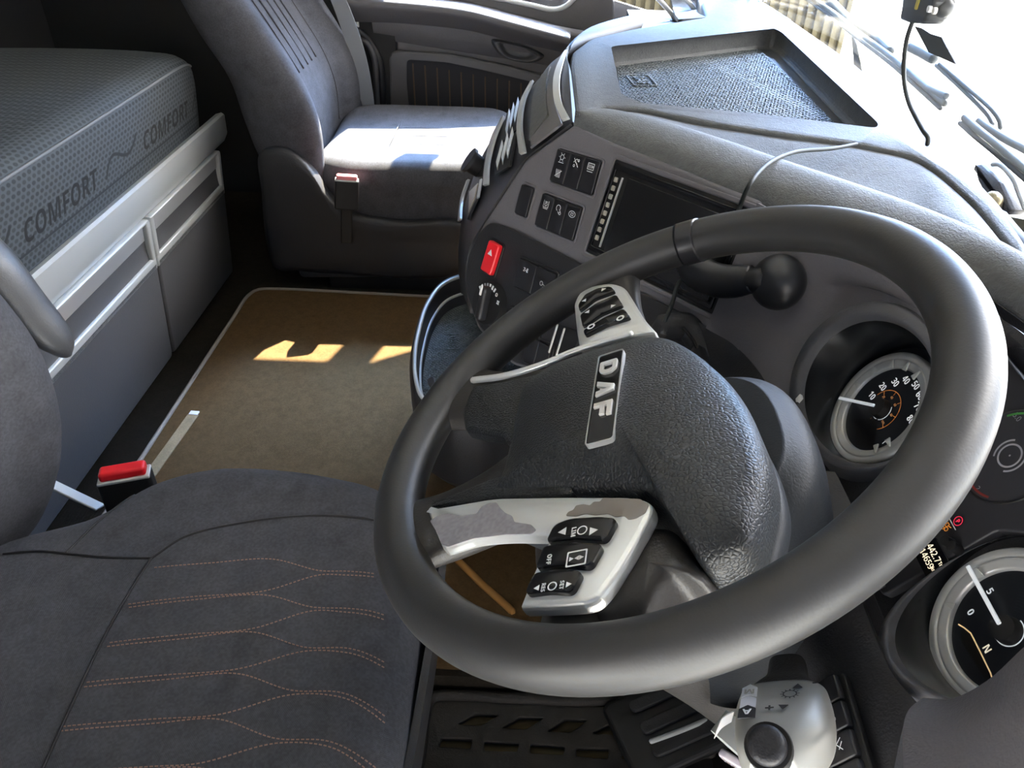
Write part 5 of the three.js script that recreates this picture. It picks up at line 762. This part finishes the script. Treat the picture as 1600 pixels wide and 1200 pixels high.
// ---------------------------------------------------------------- steering column, stalks, key
{
  const t = thing('steering_column', 'dark plastic steering column shroud below the wheel', 'steering column');
  const ring = (h, rx, ry, oy = 0, ox = 0) => Array.from({ length: 24 }, (_, j) => { const a = j / 24 * Math.PI * 2, c = Math.cos(a), s = Math.sin(a); return ptF(WHEEL, ox + rx * Math.sign(c) * Math.pow(Math.abs(c), 0.75), oy + ry * Math.sign(s) * Math.pow(Math.abs(s), 0.75), h); });
  put('upper_shroud', loft([ring(-0.055, 0.07, 0.07, 0.01), ring(-0.075, 0.088, 0.085, 0.012), ring(-0.12, 0.092, 0.085, 0.01), ring(-0.2, 0.085, 0.075, 0), ring(-0.27, 0.08, 0.07, -0.01)], 60, 30), M.shroud, t);
  put('lower_shroud', loft([ring(-0.08, 0.07, 0.05, -0.07), ring(-0.1, 0.085, 0.06, -0.075), ring(-0.2, 0.08, 0.055, -0.06), ring(-0.32, 0.06, 0.05, -0.04), ring(-0.55, 0.05, 0.045, 0)], 60, 30), M.columnGrey, t);
  put('shroud_joint', inF(bar(0.18, 0.004, 0.1, 0.001), sub(WHEEL, 0, -0.045, -0.13)), M.black, t);
}
{
  const t = thing('indicator_stalk', 'dark control stalk behind the far side of the wheel hub', 'stalk');
  const e = [[0.3105, 0.4881, -.1073]][0], s0 = ptF(WHEEL, -0.06, 0.03, -0.09);
  const p = [[0.2981, 0.5067, -.0706], [0.2971, 0.5071, -.0957], [0.3248, 0.4851, -.1161]];
  put('stalk_arm', tube([s0, [(s0[0] + e[0]) / 2, (s0[1] + e[1]) / 2, (s0[2] + e[2]) / 2], e], 0.009, 16), M.dark, t);
  put('stalk_head', tube([p[0], p[1], p[2]], 0.016, 24, 14), M.dark, t);
  put('end_slot', tube([[0.3189, 0.5201, -.0857], [0.3258, 0.5101, -.0959], [0.3379, 0.5016, -.1023]], 0.002, 12, 5), M.black, t);
}
{
  const t = thing('gear_stalk', 'silver gear selector stalk with black end button', 'gear selector');
  // local frame: x along the stalk away from the column, y forward along the flat top, z up out of the flat top
  const c0 = [[0.765, 0.5203, -.0809]][0];
  const ax = [[0.79, 0.5239, -.0712]][0], ay = [[0.765, 0.5266, -.099]][0];
  const xv = [ax[0] - c0[0], ax[1] - c0[1] + 0.01, ax[2] - c0[2]], yv = [ay[0] - c0[0], ay[1] - c0[1], ay[2] - c0[2]];
  const F = frame(c0, xv, yv);
  const sec = (x, w0, w1, th, z) => Array.from({ length: 24 }, (_, j) => { const a = j / 24 * Math.PI * 2, c = Math.cos(a), s = Math.sin(a), e = (q, k) => Math.sign(q) * Math.pow(Math.abs(q), k); return ptF(F, x * 0.88, ((w0 + w1) / 2 + (w1 - w0) / 2 * e(c, 0.6)) * 0.84, z + th * e(s, 0.7)); });
  put('neck', loft([sec(-0.09, -0.012, 0.018, 0.010, -0.012), sec(-0.06, -0.014, 0.02, 0.011, -0.012), sec(-0.045, -0.022, 0.026, 0.013, -0.012), sec(-0.034, -0.03, 0.032, 0.0145, -0.013)], 48, 16), M.columnGrey, t);
  put('knob_body', loft([sec(-0.036, -0.032, 0.034, 0.0145, -0.013), sec(-0.02, -0.034, 0.036, 0.016, -0.014), sec(0.0, -0.034, 0.036, 0.0165, -0.015), sec(0.016, -0.033, 0.033, 0.017, -0.017), sec(0.03, -0.03, 0.022, 0.017, -0.020), sec(0.04, -0.022, 0.008, 0.013, -0.023)], 56, 30), M.knobSilver, t);
  const bC = ptF(F, 0.033, -0.008, -0.006), BF = frame(bC, yv, [-xv[0] * 0.6 + 0.0, 0.02, 0.0].map((v, i) => v * 1));
  const FB = sub(F, 0.0302, -0.006, -0.0085).multiply(new THREE.Matrix4().makeRotationY(0.85));
  const cy = (r0, r1, h) => { const g = new THREE.CylinderGeometry(r0, r1, h, 36); g.rotateX(Math.PI / 2); return g; };
  put('button_well', inF(cy(0.0135, 0.0145, 0.008), FB), M.black, t);
  put('end_button', inF(dome(Array.from({ length: 36 }, (_, i) => [0.0112 * Math.cos(i / 36 * 6.2832), 0.0112 * Math.sin(i / 36 * 6.2832)]), [0, 0], roundProfile(0.008, 0.004, 0.6)), sub(FB, 0, 0, 0.003)), M.dark, t);
  const pr = (g, x, y, turn = 0, m = M.ink) => put('print', inF(g, sub(F, x * 0.88, y * 0.86, 0.0029, turn)), m, t);
  const topZ = 0.0;
  const chev = poly([[-0.016, -0.005], [0.0, -0.005], [0.006, -0.005], [0.006, 0.005], [-0.016, 0.005], [-0.022, 0]]);
  pr(slab(poly([[0.006, -0.0052], [0.017, -0.0052], [0.017, 0.0052], [0.006, 0.0052], [0.0015, 0]], 0.0005), 0.0006), 0, -0.02, 0);
  put('print', inF(text('A', 0.006, 0.0003), sub(F, 0.0102, -0.0172, 0.0036, -Math.PI / 2)), M.print, t);
  pr(slab(poly([[-0.026, 0], [-0.021, 0.0048], [-0.009, 0.0048], [-0.012, 0], [-0.009, -0.0048], [-0.021, -0.0048]], 0.0004), 0.0005), 0, -0.02, 0, M.paleInk);
  pr(slab(poly([[-0.0105, 0], [-0.007, 0.0048], [0.005, 0.0048], [0.001, 0], [0.005, -0.0048], [-0.007, -0.0048]], 0.0004), 0.0005), 0, -0.02, 0, M.paleInk);
  put('print', inF(text('M', 0.006, 0.0002), sub(F, -0.0154, -0.0172, 0.0036, -Math.PI / 2)), M.knobSilver, t);
  icon(14, 0.017, sub(F, -0.009, 0.008, 0.0036), iconMat.dark, t, 'gear_symbol');
  put('print', inF(text('+', 0.008, 0.0003), sub(F, 0.006, -0.004, 0.003, -Math.PI / 2)), M.ink, t); put('print', inF(text('-', 0.008, 0.0003), sub(F, -0.022, 0.023, 0.003, -Math.PI / 2)), M.ink, t);
  pr(slab(arrowShape(0.005), 0.0004), 0.0055, 0.004, -2.2); pr(slab(arrowShape(0.005), 0.0004), -0.021, 0.0155, 1.0);
}
{
  const t = thing('ignition_key', 'ignition key with clear fob and tag below the gear stalk', 'key');
  const a = [[0.7, 0.3741, -.0951]][0], F = frame(a, [0.6, 0.1, -0.5], [0.3, 0.8, 0.3]);
  const cy = new THREE.CylinderGeometry(0.017, 0.017, 0.02, 28); cy.rotateX(Math.PI / 2); put('lock_barrel', inF(cy, F), M.satin, t);
  put('paper_sleeve', sheet([[[0.71, 0.3854, -.0742], [0.71, 0.4011, -.0774], [0.71, 0.4104, -.0831]], [[0.71, 0.3972, -.0742], [0.71, 0.4151, -.076], [0.71, 0.4242, -.0825]]], 0.001, 10, 4), M.white, t);
  put('clear_fob', inF(slab(rr(0.03, 0.06, 0.006), 0.006, 0.002), frame([[0.74, 0.4095, -.0854]][0], [0.4, 0, -0.6], [0.35, 0.6, 0.1])), mat([0.55, 0.5, 0.55], 0.15), t);
  const tg = put('paper_tag', inF(slab(rr(0.03, 0.02, 0.001), 0.0015), frame([[0.79, 0.4967, -.075]][0], [0.1, 0, -1], [0.8, 0.5, 0])), M.white, t);
  put('red_border', [-1, 1].map((s) => inF(bar(0.003, 0.02, 0.0006, 0.0002), sub(frame([[0.79, 0.4967, -.075]][0], [0.1, 0, -1], [0.8, 0.5, 0]), s * 0.0125, 0, 0.0018))), M.red, tg);
}
// ---------------------------------------------------------------- phone mount and cable
{
  const t = thing('phone_mount', 'black ball-shaped mount with short arm on the fascia', 'phone mount');
  const c = [[0.3508, 0.5957, -.164]][0], r = 0.028, base = [[0.3379, 0.5855, -.1731]][0];
  const g = new THREE.SphereGeometry(r, 40, 28); g.scale(1, 1, 0.8); put('suction_cup', g.applyMatrix4(frame(c, [0.76, 0, -0.65], [-0.226, 0.937, -0.264])), M.ball, t);
  const n = [0.609, 0.348, 0.712], off = (p, k) => p.map((v, i) => v + n[i] * k);
  const arm = [[0.3456, 0.5957, -.1398], [0.3355, 0.5869, -.1269], [0.321, 0.58, -.1112], [0.302, 0.5791, -.0944], [0.2885, 0.5833, -.0849], [0.2851, 0.5876, -.0841]], rs = [0.014, 0.0165, 0.018, 0.018, 0.014, 0.004];
  const arm2 = [[0.014, 0, 0], [0.017, 0, 0]];
  put('arm', loft(arm.map((p, i) => { const q = arm[Math.min(i + 1, 5)], o = arm[Math.max(i - 1, 0)], d = V(q).sub(V(o)).normalize(), u = d.clone().cross(V(n)).normalize(), w = u.clone().cross(d); return Array.from({ length: 16 }, (_, j) => { const a = j / 16 * Math.PI * 2; return V(p).addScaledVector(u, rs[i] * Math.cos(a)).addScaledVector(w, rs[i] * 0.75 * Math.sin(a)).toArray(); }); }), 32, 30), M.ball, t);
  put('joint_collar', tube([[0.3491, 0.5976, -.1438], [0.346, 0.5951, -.1399]], 0.0125, 6, 16), M.black, t);
}
tag(put('cable', tube([[0.0185, 0.628, -.3383], [0.0909, 0.645, -.2809], [0.1657, 0.664, -.2108], [0.248, 0.676, -.1573], [0.293, 0.672, -.1321], [0.2738, 0.6452, -.1334], [0.2777, 0.6312, -.13], [0.29, 0.6073, -.1119], [0.2871, 0.5753, -.0939], [0.2934, 0.5626, -.079], [0.3003, 0.5385, -.0731], [0.3056, 0.5144, -.0659], [0.3088, 0.4978, -.0605]], 0.0024, 120, 7), M.cable), 'thin dark cable running from dash top over the brow', 'cable');
{
  const p = [[0.4656, 0.5322, -.1672]][0], t = thing('foam_tab', 'small black tab with torn white corner on the gauge hood', 'tab'), F = frame(p, [0.9, 0.2, 0.2], [-0.2, 0.86, -0.5]);
  put('black_pad', inF(bar(0.011, 0.012, 0.003, 0.001), sub(F, 0, -0.003, 0.001)), M.black, t); put('white_corner', inF(bar(0.008, 0.007, 0.0034, 0.001), sub(F, 0.001, 0.005, 0.0012)), M.white, t);
}

// ---------------------------------------------------------------- things at the windscreen
{
  const t = thing('dash_camera', 'small dark camera hanging at the windscreen, its cable below', 'camera');
  const Zc = [[-.1164, 0.7688, -.44]][0], F = frame(Zc, [0.35, 0, -0.2], [-0.05, 1, 0.1]);
  const body = [[-.1848, 0.7833, -.44], [-.0906, 0.7975, -.44], [-.075, 0.7835, -.44], [-.0873, 0.7592, -.44], [-.0935, 0.7541, -.44], [-.1384, 0.7472, -.44], [-.1677, 0.7459, -.44], [-.1721, 0.7625, -.44]], x0 = (p) => [p[0] - Zc[0], p[1] - Zc[1]];
  const BF = frame(Zc, [1, 0, 0], [0, 1, 0]);
  put('body', inF(slab(poly(body.map(x0), 0.004), 0.03, 0.005), sub(BF, 0, 0, -0.015)), M.camBody, t);
  put('side_lens', inF(new THREE.SphereGeometry(0.012, 20, 14), sub(BF, ...x0([[-.0829, 0.7761, -.44]][0]), -0.004)), M.camBody, t);
  for (const p of [[-.0812, 0.7745, -.425], [-.0652, 0.7751, -.425]]) { const g = new THREE.CylinderGeometry(0.0042, 0.0042, 0.004, 18); g.rotateX(Math.PI / 2); put('screw', inF(g, sub(BF, p[0] - Zc[0], p[1] - Zc[1], 0.0155)), M.white, t); }
  const s = [[-.1212, 0.7739, -.424]][0]; put('yellow_dot', inF(slab(rr(0.008, 0.014, 0.003), 0.002), sub(BF, s[0] - Zc[0], s[1] - Zc[1], 0.0145)), mat([0.5, 0.42, 0.08], 0.5), t);
}
tag(put('camera_cable', tube([[-.1329, 0.7529, -.43], [-.1353, 0.7278, -.43], [-.1214, 0.6971, -.43], [-.1015, 0.6763, -.43], [-.0703, 0.6588, -.43], [-.0338, 0.648, -.43], [-.0061, 0.6412, -.43], [0.0145, 0.6369, -.43], [0.0178, 0.6304, -.43]], 0.0032, 60, 7), M.cable), 'black cable dangling from the windscreen camera', 'cable');
{
  const t = put('sticker_plate', inF(slab(poly([[-.1869, 0.7343, -.46], [-.1628, 0.7364, -.46], [-.1303, 0.7353, -.46], [-.0962, 0.7381, -.46], [-.0333, 0.7177, -.46], [-.1189, 0.7136, -.46]].map((p) => [p[0], p[1]])), 0.002), frame([0, 0, -0.46], [1, 0, 0], [0, 1, 0])), M.cam2); tag(t, 'dark angular sticker on the windscreen below the camera', 'sticker');
}
function wiper(label, blade, arms) {
  const t = thing('windscreen_wiper', label, 'wiper', 'windscreen wipers outside the glass');
  put('blade', tube(blade, 0.0055, 30, 8), M.wiper, t);
  put('blade_rubber', tube(blade.map((p) => [p[0], p[1] - 0.008, p[2] + 0.004]), 0.0035, 30, 6), M.wiper2, t);
  for (const a of arms) put('arm', tube(a.p, a.r, 24, 7), M.wiper, t);
}
wiper('farther windscreen wiper reaching into the top edge', [[-1.1579, 0.6309, -.58], [-.9103, 0.6296, -.58], [-.7244, 0.623, -.58], [-.4996, 0.6178, -.58], [-.372, 0.6105, -.58], [-.2711, 0.6044, -.58]], [{ p: [[-.976, 0.643, -.59], [-.8029, 0.6283, -.59], [-.6805, 0.6295, -.59], [-.5636, 0.6208, -.59]], r: 0.01 }, { p: [[-.3434, 0.6095, -.58], [-.3085, 0.6125, -.58], [-.2752, 0.6154, -.58]], r: 0.006 }, { p: [[-.8095, 0.6144, -.6], [-.7773, 0.5872, -.6], [-.7358, 0.5638, -.6]], r: 0.005 }]);
wiper('nearer windscreen wiper cut by the right edge', [[-.1593, 0.6147, -.56], [-.1079, 0.6117, -.56], [-.0473, 0.6097, -.56], [0.0271, 0.6058, -.56], [0.1096, 0.6012, -.56]], [{ p: [[-.1526, 0.6116, -.58], [-.1112, 0.6113, -.58], [-.0551, 0.613, -.58], [-.0213, 0.6154, -.58], [0.0426, 0.618, -.58]], r: 0.006 }, { p: [[-.498, 0.642, -.6], [-.4512, 0.6435, -.6], [-.4008, 0.6442, -.6]], r: 0.009 }, { p: [[-.3821, 0.6381, -.6], [-.2801, 0.6287, -.6], [-.1681, 0.615, -.6], [-.1507, 0.6089, -.6]], r: 0.0035 }, { p: [[-.3723, 0.6425, -.6], [-.2607, 0.6338, -.6], [-.1614, 0.6246, -.6], [-.1353, 0.6174, -.6], [-.1276, 0.6104, -.6]], r: 0.0035 }]);
{
  const t = thing('front_mirror', 'grey front mirror housing outside the windscreen edge', 'mirror');
  const o = [[-.7814, 0.6071, -.6], [-.7378, 0.5956, -.6], [-.6898, 0.5681, -.6], [-.6475, 0.5466, -.6], [-.6067, 0.5306, -.6], [-.6423, 0.5313, -.6], [-.7037, 0.5363, -.6], [-.7348, 0.5627, -.6]];
  const F = frame([0, 0, -0.6], [1, 0, 0], [0, 1, 0]);
  put('shell', inF(slab(poly([[-.1466, 0.5482, -.62], [-.1317, 0.5555, -.62], [-.0692, 0.5514, -.62], [-.0119, 0.5304, -.62], [-.0233, 0.5177, -.62], [-.0828, 0.5203, -.62], [-.1199, 0.5309, -.62]].map((p) => [p[0], p[1]]), 0.006), 0.03, 0.008), sub(F, 0, 0, -0.02)), M.mid, t);
  put('shell_edge', tube([[-.1101, 0.5618, -.6], [-.0945, 0.5674, -.6], [-.0483, 0.5626, -.6], [-.0255, 0.5526, -.6], [0.0024, 0.5405, -.6]], 0.004, 20, 6), M.satin, t);
  const b = [[-.0458, 0.5264, -.58]][0]; const g = new THREE.SphereGeometry(0.022, 28, 20); g.scale(0.8, 1.1, 0.8); g.translate(b[0], b[1] - 0.006, b[2]); put('rounded_cap', g, M.brass, t);
  put('lower_flap', inF(slab(poly(o.map((p) => [p[0], p[1]]), 0.003), 0.01, 0.003), sub(F, 0, 0, 0)), M.wiper, t);
}
{
  const t = put('scuttle_grille', inF(slab(poly([[-.043, 0.5114, -.6], [0.0367, 0.5366, -.6], [0.1233, 0.5088, -.6], [0.0298, 0.5022, -.6]].map((p) => [p[0], p[1]])), 0.01), frame([0, 0, -0.6], [1, 0, 0], [0, 1, 0])), M.cladding); tag(t, 'pale mesh grille outside the near windscreen corner', 'grille');
  tag(put('windscreen_seal', [tube([[-1.5774, 0.612, -.457], [-1.184, 0.612, -.4433], [-1.044, 0.612, -.4534], [-.8543, 0.612, -.4656]], 0.012, 20, 8), tube([[0.2098, 0.61, -.4372], [0.2603, 0.61, -.4299], [0.3061, 0.61, -.4273], [0.408, 0.61, -.4168]], 0.012, 24, 8)], M.black), 'black rubber seal along the windscreen base', 'seal');
}
{
  const t = thing('pillar_cover', 'pale pillar trim with silver arcs at the far dash corner', 'trim');
  put('cover', sheet([[[-.8202, 0.622, -.2194], [-.8583, 0.622, -.2961], [-1.0122, 0.622, -.4062], [-1.1, 0.622, -0.47]], [[-1.2, 0.5918, -.2581], [-1.2, 0.5978, -.3242], [-1.2, 0.6177, -.4041], [-1.24, 0.7, -0.47]], [[-1.24, 0.6534, -.2381], [-1.24, 0.6625, -.3203], [-1.24, 0.6716, -.4019], [-1.28, 0.9, -0.47]]], 0.01, 16, 12), M.dashTop, t);
  put('silver_arc', tube([[-1.15, 0.6182, -.2025], [-1.15, 0.5979, -.2279], [-1.15, 0.5774, -.2504], [-1.15, 0.5534, -.2702]], 0.006, 16, 8), M.silver, t);
  put('silver_arc', tube([[-1.15, 0.6197, -.2707], [-1.15, 0.5965, -.3003], [-1.15, 0.5788, -.3161], [-1.15, 0.5592, -.3258]], 0.006, 16, 8), M.silver, t);
}

renderer.render(scene, camera);
